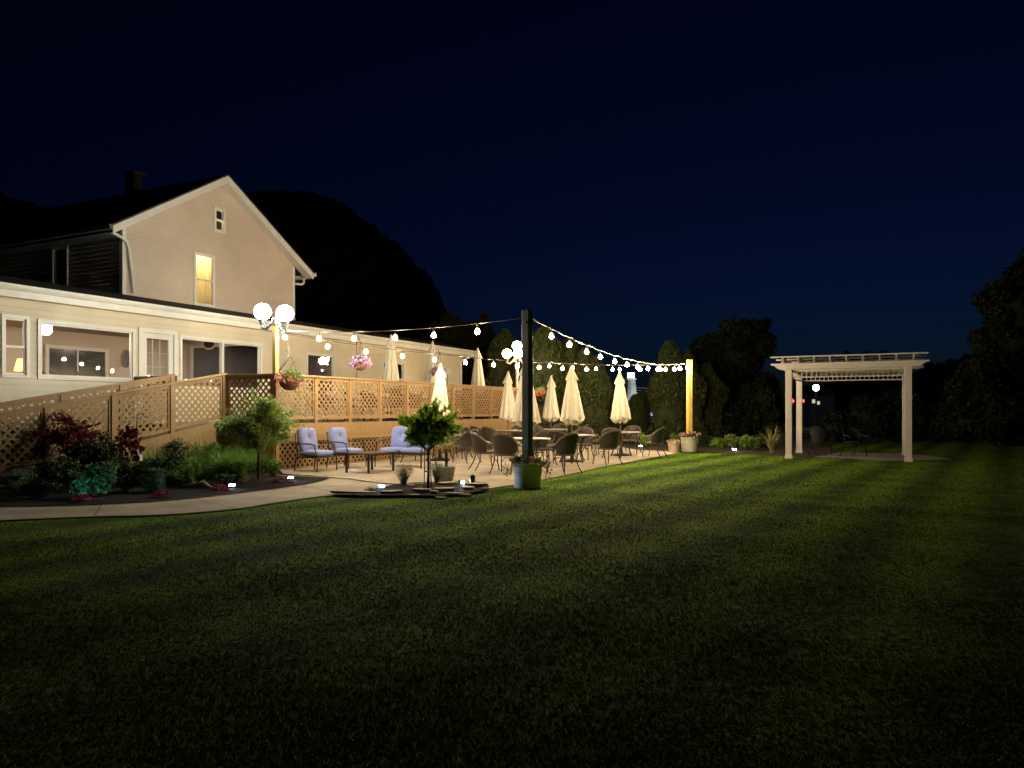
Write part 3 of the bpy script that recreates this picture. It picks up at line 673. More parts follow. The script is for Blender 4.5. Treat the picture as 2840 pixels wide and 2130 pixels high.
string_light('string_light', 'twisted double string of bulbs from the dark green post to the yellow post', PG+Vector((0,0,3.10)), PY+Vector((0,0,3.0)), .36, [.0857, .1577, .236, .3055, .386, .462, .535, .61, .688, .757, .839, .90, .975], .09, 1)
string_light('string_light', 'farthest string of bulbs from the triple globe lamp to the yellow post', Vector((tp.x, tp.y, 3.36)), PY+Vector((0,0,2.95)), .12, [.07, .207, .35, .489, .623, .74, .852], .10)

# posts in pots
def rbox(s, h0, h1): return MB().box(-s/2, s/2, -s/2, s/2, h0, h1)
def pot(mb, r0, r1, h, fl=0, seg=40):
    pr = [(1e-4, 0), (r0, 0), (r0*1.02, .02), (r1*.98, h-.05), (r1*1.05, h-.045), (r1*1.05, h), (r1*.97, h), (r1*.93, h-.05), (1e-4, h-.05)]
    return mb.lathe(pr, seg)
gp = thing('green_post', 'tall dark green square post holding up the strings of bulbs', 'post', PG, RA-.22)
rbox(.145, 0, 3.21).obj('shaft', M['green'], gp, bevel=.006)
MB().tube([(0, 0, 3.2), (.01, 0, 3.27)], .006).ball((-.085, -.03, 2.98), .02).obj('hooks', M['black'], gp)
yp = thing('yellow_post', 'new yellow pine post at the far patio corner holding the strings', 'post', PY, .25)
rbox(.15, 0, 3.10).obj('shaft', M['pine'], yp, bevel=.005)
pt = thing('large_planter', 'large white tub around the foot of the dark green post', 'planter', PG, 0)
pot(MB(), .235, .265, .45).obj('tub', M['potblue'], pt, True, .004)
def soil(r, z, parent): MB().lathe([(1e-4, z+.01), (r, z)], 24).obj('soil', M['mulch'], parent)
soil(.25, .41, pt)
def plant(name, label, cat, pos, parts, group=None, rz_=0):
    t = thing(name, label, cat, pos, rz_, group)
    for nm, (V, F), m in parts: npmesh(nm, V, F, m, t)
    return t
def ring(n, r0, r1, z):
    a = NR.uniform(0, 2*pi, n); r = NR.uniform(r0, r1, n); return np.stack([r*np.cos(a), r*np.sin(a), np.full(n, z)], 1)
pl = plant('potted_flowers', 'pink flowers and trailing leaves growing around the foot of the dark green post', 'flowers', (PG.x, PG.y, .42),
    [('leaves', leafmesh(np.concatenate([ell(90, (-.18, -.12, .10), (.14, .12, .12), .9), ell(50, (.2, -.1, .02), (.16, .12, .12), .9)]), .10, .55), L['grey']),
     ('fine_leaves', leafmesh(ell(420, (.12, -.12, .07), (.13, .12, .09), .9), .035, .3), L['green']),
     ('vines', join(blades(ring(40, .2, .26, .02), .16, .02, 2.2, 5, 2.4), leafmesh(np.concatenate([ell(60, (-.36, -.08, -.08), (.10, .10, .2), 1), ell(70, (.36, -.05, -.08), (.10, .10, .18), 1)]), .06, .4)), L['straw']),
     ('blooms', leafmesh(np.concatenate([ell(40, (.16, -.2, .12), (.035, .03, .05), .9), ell(14, (-.24, -.2, .02), (.02, .02, .02), .9), ell(24, (.06, -.2, .14), (.03, .02, .02), .9)]), .03, .9), L['pink'])])
pt2 = thing('large_planter', 'tall white tub around the foot of the yellow post', 'planter', PY, 0)
pot(MB(), .245, .285, .50).obj('tub', M['potwhite'], pt2, True, .004); soil(.26, .46, pt2)
plant('potted_flowers', 'dusty pink flowers in the tub around the yellow post', 'flowers', (PY.x, PY.y, .47),
    [('leaves', leafmesh(ell(260, (0, -.05, .08), (.36, .3, .12), .8), .08, .5), L['dark']), ('blooms', leafmesh(ell(180, (0, -.08, .11), (.37, .3, .13), .3), .055, .9), L['dusty'])])
q = G(1807, 1254) + Vector((.0, .15, 0))
pt3 = thing('ribbed_pot', 'ribbed cream stone pot to the left of the white tub by the yellow post', 'planter', G(1871, 1255.5)+Vector((0, .12, 0)), 0)
MB().lathe([(1e-4, 0)]+[(.145+.055*i/11+.010*(i % 2), .36*i/11) for i in range(12)]+[(.17, .36), (.16, .30), (1e-4, .30)], 30).obj('bowl', M['potrib'], pt3, True)
plant('potted_flowers', 'drooping pale flowers spilling from the ribbed cream pot', 'flowers', pt3.location+Vector((0, 0, .33)),
    [('leaves', leafmesh(ell(120, (0, 0, .03), (.24, .2, .09), .8), .06, .5), L['straw']), ('blooms', leafmesh(ell(110, (-.02, -.05, .04), (.26, .2, .08), .3), .045, .9), L['dusty'])])

# ------------------------------------------------------------------ umbrellas and tables
def umbrella(label, pos, H=2.6, base=True, seed=0, rb=.25, lean=0, group='closed cream parasols', bot=1.14):
    rr = random.Random(seed); t = thing('closed_umbrella', label, 'umbrella', pos, rr.uniform(0, 6), group)
    t.rotation_euler[0] = lean
    b0, vt = bot-H+2.6 if False else bot, H-.36
    nf = 8; ph = rr.uniform(0, 6); asx = rr.uniform(-.25, .25)
    prof = []
    for i in range(9): s_ = i/8; prof.append((.028+.125*s_**1.2, H-.36*s_))
    main = []
    for i in range(26): s_ = i/25; main.append((.095+(rb-.095)*(s_**.85), (H-.30)-(H-.30-b0)*s_))
    def fr(r, z, a, i):
        k = max(0, min(1, (H-.3-z)/1.2)); fold = (.30*abs(cos(nf/2*a+ph))-.14)*(.35+.9*k)+.05*cos(19*a+z*1.5)*k+(.10+.08*asx)*k*cos(a+ph*.7+.8*asx*z)+.04*k*sin(3*a+ph*2+z)
        rad = r*(1+fold)
        zz = z
        if i >= 24: zz = z-.05*abs(sin(nf/2*a+ph))+.03*cos(3*a+ph)
        return (rad, zz)
    c = MB(); c.lathe(main, 96, fr=fr); c.lathe([(rb*.98, b0+.03), (rb*.7, b0-.09), (rb*.45, b0-.13), (.03, b0-.03)], 96, fr=lambda r, z, a, i: (r*(1+.22*cos(nf*a+ph+1)), z+.035*cos(5*a+ph)))
    co = c.obj('canopy', M['canvas'], t, True)
    v = MB(); v.lathe(prof, 64, fr=lambda r, z, a, i: (r*(1+.16*(i/8)*cos(nf*a/2*2+ph)+(i/8)*asx*.6*cos(a+ph)), z-.035*(i == 8)*abs(cos(nf/2*a+ph)))); v.obj('vent_flap', M['canvas'], co, True)
    MB().lathe([(.019, 0.02), (.019, H-.05), (.03, H-.02), (.022, H+.035), (1e-4, H+.05)], 12).obj('pole', M['rim'], t, True)
    if base: MB().lathe([(1e-4, 0), (.27, 0), (.275, .03), (.22, .065), (.06, .085), (.035, .28), (1e-4, .28)], 32).obj('base', M['black'], t, True)
    return t
def patio_table(label, pos, r=.60, legs=True, h=.72):
    t = thing('round_patio_table', label, 'table', pos, RA+.3, 'round patio tables')
    MB().lathe([(1e-4, h-.02), (r*.985, h-.02), (r, h-.012), (r, h), (r*.99, h+.006), (1e-4, h+.006)], 48).obj('tabletop', M['tabletop'], t, True)
    MB().lathe([(r*.97, h-.045), (r*.99, h-.045), (r*.99, h-.021), (r*.97, h-.021), (r*.97, h-.045)], 48).obj('rim', M['black'], t, True)
    for k in range(4):
        a = pi/4+k*pi/2; x, y = cos(a), sin(a)
        MB().tube([(x*r*.72, y*r*.72, 0), (x*r*.60, y*r*.60, .14), (x*r*.50, y*r*.50, .36), (x*r*.62, y*r*.62, .58), (x*r*.80, y*r*.80, h-.03)], .019, 8).obj('leg', M['black'], t, True)
    return t
# (name phrase, px of pole, depth)
TB = [('nearest the cushioned loveseat', 1220, 20.6, 1), ('standing beside the far part of the deck', 1408, 24.8, 2), ('right behind the dark green post', 1458, 17.7, 3),
      ('farthest back before the hedge', 1527, 26.3, 4), ('in the middle of the dining chairs', 1587, 20.1, 5), ('nearest the yellow post', 1723, 22.9, 6)]
T = {}
for ph, px, Y, k in TB:
    pos = Vector(((px-CX)*Y/FPX, Y, .02)); T[k] = pos
    patio_table('round stone topped patio table '+ph, pos)
    umbrella('closed cream parasol through the patio table '+ph, pos, 2.66 if k in (1, 2) else 2.58, True, k, .29 if k in (3, 5) else .265, lean=[0, .01, -.015, .0, .01, .012, .02][k])
# ------------------------------------------------------------------ wicker chairs
def wicker_chair():
    t = thing('wicker_chair', '', 'chair', (0, 0, 0), 0, 'brown wicker patio chairs')
    ztop = lambda a: .88-.235*(abs(a)/1.38)**2.2
    def bp(a, z): r = .265+.055*(z-.42)/.45; return (r*sin(a), r*cos(a)*1.02-.01+.06*(z-.42), z)
    b = MB(); n = 26; m = 8; vs = []
    for k in range(n+1):
        a = -1.38+2.76*k/n
        for j in range(m+1): z = .43+(ztop(a)-.43)*j/m; vs.append(bp(a, z))
    nv = len(vs); vs += [(x*.965, y*.965, z) for x, y, z in vs]
    f = [(k*(m+1)+j, (k+1)*(m+1)+j, (k+1)*(m+1)+j+1, k*(m+1)+j+1) for k in range(n) for j in range(m)]
    b.add(vs, f+[tuple(nv+i for i in reversed(q)) for q in f]); b.obj('backrest', M['wicker'], t, True)
    r = MB()
    for off in (0, .028):
        pts = [bp(-1.38+2.76*k/28, ztop(-1.38+2.76*k/28)-off) for k in range(29)]
        L0 = pts[0]; R0 = pts[-1]
        pts = [(L0[0]*.99, -.23, .38+off*0), (L0[0]*1.03, -.255, .56), (L0[0]*1.02, -.20, .615-off), (L0[0], -.08, .628-off)]+pts+[(R0[0], -.08, .628-off), (R0[0]*1.02, -.20, .615-off), (R0[0]*1.03, -.255, .56), (R0[0]*.99, -.23, .38)]
        r.tube(pts, .0135, 6)
    r.obj('arm_frame', M['rim'], t, True)
    s = MB(); s.lathe([(1e-4, .385), (.235, .385), (.262, .40), (.265, .425), (.245, .44), (1e-4, .437)], 32, fr=lambda r, z, a, i: r*(1+.05*cos(4*a))); s.obj('seat', mat('wicker_seat', (.11, .08, .055), .5, .3, 70, .9, 110), t, True)
    for sx in (-1, 1):
        MB().tube([(sx*.235, -.22, .40), (sx*.235, -.225, .2), (sx*.25, -.26, .0)], .0135, 7).obj('leg', M['black'], t, True)
        MB().tube([(sx*.20, .17, .40), (sx*.215, .19, .25), (sx*.235, .25, .12), (sx*.255, .33, .0)], .0135, 7).obj('leg', M['black'], t, True)
    MB().tube([(-.235, -.22, .2), (-.1, -.12, .33), (.1, -.12, .33), (.235, -.22, .2)], .008, 6).obj('brace', M['black'], t, True)
    return t
CH = [  # table, x, y, label
 (3, -.12, 16.45, 'wicker chair with its back to the camera just left of the dark green post'),
 (3, -.62, 17.35, 'wicker chair turned sideways at the left edge of the group, facing right'),
 (3, 1.14, 16.55, 'wicker chair nearest the lawn to the right of the dark green post'),
 (3, .76, 18.75, 'wicker chair behind the near table, facing the camera right of the green post'),
 (5, 2.42, 19.15, 'wicker chair at the lawn edge turned left to the middle table'),
 (5, 1.20, 19.1, 'wicker chair with its back to the camera at the middle table'),
 (5, 1.98, 21.1, 'wicker chair behind the middle table, facing the camera'),
 (5, .86, 20.9, 'wicker chair on the left side of the middle table, half hidden behind others'),
 (6, 2.90, 21.75, 'wicker chair with its back to the camera at the table nearest the yellow post'),
 (6, 4.20, 22.25, 'wicker chair farthest right, side on to the table nearest the yellow post'),
 (6, 3.80, 23.95, 'wicker chair behind the table nearest the yellow post, facing the camera'),
 (6, 2.40, 23.2, 'wicker chair on the left side of the table nearest the yellow post'),
 (2, -1.02, 24.1, 'wicker chair farthest left in front of the deck skirt, facing right'),
 (2, -.64, 23.2, 'wicker chair with its back to the camera at the table beside the deck'),
 (2, .22, 25.9, 'wicker chair behind the table beside the deck, seen left of the green post'),
 (4, .86, 25.3, 'wicker chair on the near side of the farthest table, right of the green post'),
 (4, 1.72, 27.3, 'wicker chair behind the farthest table before the hedge'),
 (4, 2.30, 26.2, 'wicker chair on the right side of the farthest table'),
 (1, -1.22, 19.9, 'wicker chair right of the spiky potted plant, facing left'),
 (1, -1.52, 21.6, 'wicker chair behind the table nearest the loveseat'),
 (1, -2.75, 20.1, 'wicker chair partly hidden behind the loveseat and the small tree'),
]
wc = wicker_chair(); first = True
for k, x, y, lb in CH:
    d_ = T[k]-Vector((x, y, 0)); rz_ = atan2(d_.y, d_.x)+pi/2+R.uniform(-.18, .18)
    if first: wc.location = (x, y, .02); wc.rotation_euler = (0, 0, rz_); wc['label'] = lb; first = False
    else: copy_thing(wc, lb, (x, y, .02), rz_)
# deck furniture, seen above and through the lattice
dk_u = [(1085, 'closed cream parasol on the deck in front of the narrow wing window'), (1200, 'closed cream parasol on the deck before the right part of the siding'), (1325, 'closed cream parasol at the far end of the deck, past the wing corner')]
for i, (px, lb) in enumerate(dk_u):
    u = u_at(px, 1.0); pos = loc(u, 1.0, ZF); umbrella(lb, pos, 2.62, True, 20+i, .235, bot=1.10, group='closed cream parasols on the deck')
    tb = patio_table('round table on the deck under the %s parasol' % ('nearest', 'middle', 'farthest')[i], pos, .5); tb['group'] = 'round tables on the deck'
    for j, (du, dw, lb2) in enumerate(((-.85, .1, 'left side'), (.3, -.55, 'lattice side'), (.8, .35, 'right side'))):
        q = loc(u+du, 1.0+dw, ZF); d_ = pos-q
        copy_thing(wc, 'wicker chair behind the deck lattice at the %s of the %s deck table' % (lb2, ('nearest', 'middle', 'farthest')[i]), q, atan2(d_.y, d_.x)+pi/2, 'wicker chairs on the deck')
# a bench on the deck by the ramp head
for i, px in enumerate((905, 985)):
    q = loc(u_at(px, 1.2), 1.2, ZF); copy_thing(wc, ('wicker chair behind the second deck lattice panel', 'wicker chair behind the third deck lattice panel')[i], q, RA+.6*i, 'wicker chairs on the deck')

# ------------------------------------------------------------------ cushioned furniture
def cushion(w, d, h, tufts=(), n=3.2, face='z', res=18, dent=.045, pinch=.0):
    bm = bmesh.new(); bmesh.ops.create_cube(bm, size=2); bmesh.ops.subdivide_edges(bm, edges=bm.edges[:], cuts=res, use_grid_fill=True)
    for v in bm.verts:
        x, y, z = v.co; e = n
        s_ = (abs(x)**e*1.0+abs(y)**e+abs(z)**e)**(1/e); m_ = max(abs(x), abs(y), abs(z)); q = m_/s_
        q = .35*1+.65*q if False else q**.55
        x, y, z = x*q, y*q, z*q
        ex = 1-.45*max(abs(x), abs(y))**6 if face == 'z' else 1-.45*max(abs(x), abs(z))**6
        if face == 'z': v.co = Vector((x*w/2, y*d/2, z*h/2*ex))
        else: v.co = Vector((x*w/2, y*d/2*ex, z*h/2))
        for tx, tz in tufts:
            if face == 'y':
                r2 = (v.co.x-tx)**2+(v.co.z-tz)**2; v.co.y -= math.copysign(dent*math.exp(-r2/.0035)+dent*.45*math.exp(-r2/.02), v.co.y) if abs(y) > .3 else 0
            else:
                r2 = (v.co.x-tx)**2+(v.co.y-tz)**2; v.co.z -= math.copysign(dent*math.exp(-r2/.0035), v.co.z) if abs(z) > .3 else 0
    me = bpy.data.meshes.new('cushion'); bm.to_mesh(me); bm.free(); return me
def cobj(name, me, m, parent, pos, rot=(0, 0, 0)):
    o = link(name, me, m, parent, True); o.location = pos; o.rotation_euler = rot; return o
def sofa(name, label, pos, rz_, seats=1, group=None, cat='armchair'):   # faces local -y
    W_ = .60*seats+.08*(seats > 1); t = thing(name, label, cat, pos, rz_, group); hw = W_/2
    for i in range(seats):
        x = -hw+.30+i*.60+(.04 if seats > 1 else 0)
        cobj('seat_cushion', cushion(.58, .60, .15), M['cush'], t, (x, -.02, .40))
        tf = [(-.12, .04), (.12, .04)] if seats == 1 else [(0, .06)]
        tf = [(0, .05)]
        cobj('back_cushion', cushion(.57, .17, .56, tf, face='y'), M['cush'], t, (x, .25, .70), (radians(-12), 0, 0))
    MB().box(-hw, hw, -.31, .30, .305, .33).obj('seat_frame', M['black'], t, bevel=.005)
    fr = MB()
    for sx in (-1, 1): fr.tube([(sx*(hw-.01), .27, .31), (sx*(hw-.01), .36, .86)], .014, 6)
    for z in (.45, .6, .75, .84): fr.tube([(-hw+.01, .30+(z-.31)*.13, z), (hw-.01, .30+(z-.31)*.13, z)], .010, 6)
    fr.obj('back_frame', M['black'], t, True)
    for sx in (-1, 1):
        x = sx*(hw+.03)
        MB().tube([(x, .33, .62), (x, .10, .625), (x, -.14, .62), (x, -.28, .575), (x, -.24, .56), (x, -.27, .50), (x, -.31, .38), (x, -.32, .30)], .015, 8).obj('armrest', M['black'], t, True)
        for y0, y1 in ((-.32, -.33), (.28, .34)): MB().tube([(x, y0, .33), (x, y1, 0)], [.018, .016], 4 if y0 < 0 else 6).obj('leg', M['black'], t)
    return t
FE = RA+pi/2-pi                                           # local -y pointing along +e (away from the deck)
def face(dirv): return atan2(dirv[1], dirv[0])+pi/2
E = (DY, -DX)
sofa('cushioned_armchair', 'blue grey cushioned armchair nearest the round shrub, by the deck corner', loc(.43, -.80, .02), face(E), 1, 'cushioned armchairs')
sofa('cushioned_armchair', 'blue grey cushioned armchair behind the low dark coffee table', loc(1.48, -.84, .02), face(E), 1, 'cushioned armchairs')
sofa('cushioned_loveseat', 'blue cushioned loveseat with its right end behind the small tree', loc(2.35, -1.95, .02), face((-DX, -DY)), 2, None, 'loveseat')
t = thing('coffee_table', 'low dark metal coffee table between the armchairs and the loveseat', 'table', loc(.72, -2.12, .02), RA)
MB().box(-.50, .50, -.34, .34, .415, .44).obj('tabletop', mat('dark_slat_top', (.05, .04, .034), .3, .2, 30), t, bevel=.006)
for x in (-.46, .46):
    for y in (-.30, .30): MB().box(x-.022, x+.022, y-.022, y+.022, 0, .414).obj('leg', M['black'], t, bevel=.004)
MB().box(-.46, .46, -.31, -.295, .38, .413).box(-.46, .46, .295, .31, .38, .413).obj('apron', M['black'], t)

# ------------------------------------------------------------------ hanging baskets
def hook_basket(label, bl, P0, P1, top, c, r, cols, seed, pet=.05):
    h = thing('shepherd_hook', 'black hook holding '+bl, 'plant hook', P0)
    P0 = Vector(P0); P1 = Vector(P1)-P0
    pts = [(0, 0, 0), P1*.5, P1, P1+Vector((.03, .02, .05)), P1+Vector((.07, .04, .03)), P1+Vector((.09, .05, -.05)), P1+Vector((.11, .06, -.09)), P1+Vector((.14, .07, -.05))]
    MB().tube(pts, .008, 6).obj('rod', M['black'], h, True)
    b = thing('hanging_basket', label, 'hanging basket', c, 0, 'hanging flower baskets')
    MB().lathe([(1e-4, -r*.75), (r*.35, -r*.68), (r*.62, -r*.42), (r*.72, -r*.1), (r*.66, -r*.1), (1e-4, -r*.2)], 20).obj('basket', mat('coir_basket', (.16, .07, .035), .9, .3, 20, .8, 60), b, True)
    hp = P0+P1+Vector((.10, .055, -.08))-Vector(c)
    w_ = MB()
    for a in (0, 2.1, 4.2): w_.tube([(r*.7*cos(a), r*.7*sin(a), -r*.1), hp], .004, 4)
    w_.obj('wires', M['black'], b)
    for nm, m, n, cc, rr, sz in cols:
        V, F = leafmesh(ell(n, np.array(cc)*r, np.array(rr)*r, .55), sz, .8 if nm == 'blooms' else .5); npmesh(nm, V, F, m, b)
c = P(803, 1053, 16.9)
hook_basket('hanging basket of red and lime flowers at the deck corner', 'the red and lime basket at the deck corner', P(765, 1043, 17.0), P(799, 995, 16.95), None, c, .33,
   [('leaves', L['dark'], 260, (0, 0, .05), (1, .95, .55), .06), ('lime_leaves', L['lime'], 300, (.25, -.3, .35), (.7, .6, .4), .05), ('blooms', L['pink'], 150, (-.15, -.35, .0), (.95, .75, .5), .05), ('wild_blooms', L['purple'], 60, (-.4, -.2, .25), (.5, .5, .3), .045)], 1)
u = u_at(985, .05); p0 = loc(u, .0, 2.25)
c = P(995, 1007, p0.y-.1)
hook_basket('round purple and white flower basket hanging above the deck rail', 'the purple basket above the deck rail', p0, p0+Vector((0, 0, 1.0)), None, c+Vector((.05, 0, 0)), .27,
   [('leaves', L['lime'], 60, (-.1, -.3, .35), (.6, .5, .4), .05), ('blooms', L['purple'], 420, (0, 0, .1), (1.12, 1.05, .68), .075)], 2)
p0 = loc(u_at(1209, .3), .3, 2.25); c = P(1214, 1032, p0.y)
hook_basket('darker purple flower basket half hidden behind the near parasol', 'the purple basket behind the near parasol', p0, p0+Vector((0, 0, 1.05)), None, c, .26,
   [('leaves', L['dark'], 120, (0, 0, 0), (.9, .9, .5), .05), ('blooms', L['purple'], 420, (0, 0, .1), (1.1, 1, .65), .05)], 3)
c = P(1497, 1086, 28.6); 
hook_basket('yellow and pink flower basket hanging to the right of the dark green post', 'the yellow and pink basket right of the green post', P(1462, 1095, 28.6), P(1490, 1056, 28.6), None, c, .235,
   [('leaves', L['lime'], 220, (0, -.1, .25), (1, .9, .5), .06), ('blooms', L['pink'], 320, (0, -.2, -.15), (1, .9, .6), .055)], 4)

t = plant('potted_spikes', 'dark flower spikes standing behind the deck rail near the corner basket', 'plant', loc(u_at(845, .8), .8, ZF),
   [('stems', blades(ring(16, .02, .28, .3), 1.25, .018, .06, 4, .1), L['dark'])])
MB().lathe([(1e-4, 0), (.14, 0), (.19, .32), (1e-4, .30)], 20).obj('pot', M['potgrey'], t, True)
# ------------------------------------------------------------------ garden plants
def bushy(label, pos, r, h, n, m, sz, asp=.5, cat='shrub', name='shrub', group=None, k=22, stem=True, clean=.3):
    parts = [('foliage', leafmesh(clump(n, (0, 0, h*.52), (r, r, h*.5), k, .34, .8), sz, asp), m)]
    t = plant(name, label, cat, pos, parts, group)
    if stem:
        s_ = MB()
        for i in range(6):
            a = i*1.05+R.random(); s_.tube([(0, 0, 0), (cos(a)*r*.3, sin(a)*r*.3, h*.35), (cos(a)*r*.6, sin(a)*r*.6, h*.7)], [.012, .009, .004], 5)
        s_.obj('stems', M['bark'], t)
    return t
def small_tree(label, pos, c, r, n, m, sz, asp, th, rt=.022, name='small_tree', stakes=0, k=30, kr=.3, group=None):
    sh = []
    for i in range(30):                          # shoots that break the outline
        d_ = NR.normal(size=3); d_[2] = abs(d_[2])*.9-.25; d_ /= np.linalg.norm(d_)
        q_ = NR.uniform(.75, NR.uniform(1.1, 1.42), 26)[:, None]; sh.append(np.array(c)+d_*q_*np.array(r)+NR.normal(size=(26, 3))*.022+np.array([0, 0, -.12])*(q_-.75)**2)
    t = plant(name, label, 'tree', pos, [('crown', leafmesh(np.concatenate([clump(n, c, r, k, kr, .9)]+sh), sz, asp, 0, .5), m)], group)
    s_ = MB(); s_.tube([(0, 0, 0), (.01, 0, th*.5), (c[0]*.2, c[1]*.2, th)], [rt*1.2, rt, rt*.9], 8)
    for i in range(9):
        a = i*.7+.3; e = Vector((c[0]+r[0]*.75*cos(a), c[1]+r[1]*.75*sin(a), c[2]+r[2]*(.0+.5*sin(i*1.9))))
        s_.tube([(c[0]*.2, c[1]*.2, th*.96), Vector((c[0]*.2, c[1]*.2, th))*.5+e*.5+Vector((0, 0, -.05)), e], [rt*.6, rt*.4, .003], 5)
    s_.obj('trunk', M['bark'], t, True)
    if stakes:
        s_ = MB().tube([(-.07, .02, 0), (-.055, 0, .75)], .009, 6).tube([(.06, -.02, 0), (.03, 0, .8)], .009, 6).tube([(-.06, 0, .34), (-.03, .035, .35), (.03, .03, .36), (.05, 0, .36), (0, -.03, .35), (-.06, 0, .34)], .012, 6)
        s_.obj('stake', M['green'], t)
    return t
p = G(1187, 1363)
small_tree('small bright green tree tied to stakes in the stone edged island bed', p, (-.0, 0, 1.07), (.50, .44, .42), 4300, L['bright'], .105, .5, .72, .02, stakes=1, k=44, kr=.30)
p = G(716, 1334)
small_tree('round topped weeping shrub on a thin trunk at the bed tip by the deck corner', p, (.05, 0, 1.12), (.74, .62, .54), 16000, L['pale'], .065, .5, .85, .022, k=70, kr=.27)
# spiky plant in a grey pot
p = G(1237, 1336)
t = thing('fluted_pot', 'pale fluted pot on the patio behind the island bed', 'planter', p)
MB().lathe([(1e-4, 0), (.115, 0), (.15, .10), (.175, .28), (.185, .285), (.185, .30), (.165, .30), (.16, .26), (1e-4, .26)], 48, fr=lambda r, z, a, i: r*(1+(.03*cos(16*a+z*20) if 1 < i < 4 else 0))).obj('bowl', M['potgrey'], t, True)
MB().lathe([(1e-4, .0), (.22, .0), (.23, .015), (.2, .02)], 30).obj('saucer', M['potgrey'], t, True)
t = plant('spiky_dracaena', 'palm like plant with long narrow arching leaves in the fluted pot', 'plant', p+Vector((0, 0, .26)),
   [('leaves', blades(np.tile([[0, 0, .30]], (60, 1))+NR.normal(size=(60, 3))*.012, .42, .022, 1.5, 7, 1.0), L['straw'])])
MB().tube([(0, 0, -.02), (.01, 0, .15), (0, 0, .32)], [.028, .032, .024], 8).obj('trunk', M['bark'], t, True)
# grey wispy clumps
def wispy(label, pos, h, spread, flowers=None, m=None):
    n = 260; pr = [('stems', blades(ring(n, 0, .05, 0), h, .008, spread, 4, .1), m or L['grey']), ('tips', leafmesh(np.concatenate([ell(520, (0, 0, h*.68), (spread*h*.55, spread*h*.5, h*.36), .8)]), .035, .18, 1.2), m or L['grey'])]
    if flowers is not None: pr.append(('blooms', leafmesh(ell(70, flowers, (.07, .05, .10), .9), .03, .5), L['pink']))
    return plant('flowering_perennial', label, 'plant', pos, pr)
wispy('wispy grey perennial with red flowers left of the staked tree', G(1120, 1350), .40, .75, (.11, 0, .33))
wispy('wispy grey perennial in front of the fluted pot', G(1213, 1347), .42, .6)
def tuft(label, pos, h, n=160, m=None, lean=.8, wd=.008, name='grass_tuft', group='grass tufts in the island bed', rad=.07):
    return plant(name, label, 'plant', pos, [('blades', blades(ring(n, 0, rad, 0), h, wd, lean, 4, .8), m or L['teal'])], group)
tuft('low grass tuft left of the left spotlight in the island bed', G(1026, 1368), .13, 220, rad=.10); tuft('low grass tuft beside the black spotlight at the right end of the island bed', G(1329, 1356), .14, 200, rad=.08)
# left bed
bed = [(388, 1300, .55, 'tall grassy plant clump beside the white feeder'), (430, 1330, .5, 'grassy plant clump in the middle of the left bed'), (470, 1290, .62, 'tall grassy clump against the ramp skirt'), (520, 1310, .6, 'arching strappy clump right of the middle of the left bed'),
       (560, 1335, .45, 'strappy leaf clump behind the driftwood'), (600, 1305, .62, 'tall arching clump left of the weeping shrub'), (640, 1330, .55, 'arching clump just left of the thin weeping trunk'), (690, 1312, .55, 'dark strappy clump behind the thin weeping trunk'), (360, 1340, .45, 'low grassy clump near the teal lit shrub'), (500, 1345, .38, 'short grassy clump above the magenta mound')]
for x, y, h, lb in bed:
    plant('daylily_clump', lb, 'plant', G(x, y), [('leaves', blades(ring(520, 0, .24, 0), h*1.35, .020, 1.0, 5, 1.1), L['green']), ('undergrowth', leafmesh(ell(500, (0, 0, h*.3), (.26, .24, h*.32), .8), .05, .3, .6), L['dark'])], 'strappy clumps in the left bed')
for x, y, h, lb in ((425, 1262, .75, 'tall leafy stems against the ramp lattice'), (560, 1250, .7, 'thin tall stems in front of the ramp skirt'), (610, 1240, .8, 'thin reedy stems left of the black lattice panel')):
    plant('tall_stems', lb, 'plant', G(x, y+60), [('stems', blades(ring(26, 0, .16, 0), h*1.35, .012, .25, 4, .3), L['green'])])
bushy('small bright conifer bush right of the thin weeping trunk', G(757, 1325), .26, .44, 1500, L['green'], .05, .25)
bushy('teal lit leafy shrub at the front of the left bed', G(262, 1380), .38, .62, 1100, L['teal'], .10, .4)
bushy('dark rounded bush at the far left of the bed', G(56, 1378), .36, .50, 1400, L['teal'], .06, .4)
bushy('blue green low bush right of the driftwood', G(625, 1352), .20, .30, 700, L['teal'], .05, .3)
bushy('dim shrub climbing the lattice at the far left', G(40, 1340), .75, 1.15, 5200, L['dark'], .06, .5, k=40)
bushy('dark green shrub left of the white feeder', G(262, 1345), .62, 1.0, 5200, L['dark'], .06, .5, k=34)
for x, y, r_1, h_1, mm, lb in ((515, 1352, .34, .52, 'green', 'leafy green shrub directly behind the driftwood log'), (575, 1318, .42, .75, 'green', 'tall leafy green shrub against the ramp skirt'), (655, 1342, .30, .48, 'green', 'green shrub left of the thin weeping trunk'),
        (415, 1368, .30, .42, 'teal', 'bluish low shrub between the two left magenta mounds'), (480, 1318, .45, .80, 'dark', 'tall dim shrub behind the white box feeder'), (110, 1385, .30, .36, 'dark', 'low dark shrub along the mulch edge at the far left')):
    bushy(lb, G(x, y), r_1, h_1, 1500, L[mm], .07, .3)
p = G(190, 1345)
small_tree('dark red leaved maple leaning over the left bed', p, (-.02, 0, .92), (.52, .45, .42), 2600, L['red'], .08, .35, .6, .025, k=26, name='red_maple')
small_tree('little dark red rose bush beside the white cylinder feeder', G(355, 1350), (0, 0, .70), (.22, .2, .36), 380, L['red'], .06, .6, .45, .012, k=10, name='rose_bush')
bushy('dark low shrub filling the bed below the red maple', G(150, 1365), .45, .62, 3000, L['dark'], .06, .5, k=30)
bushy('dark leafy shrub below the white feeder', G(350, 1368), .36, .50, 2200, L['dark'], .06, .5, k=26)
bushy('dark leafy shrub behind the middle of the left bed', G(450, 1345), .50, .58, 3000, L['dark'], .07, .4, k=30)
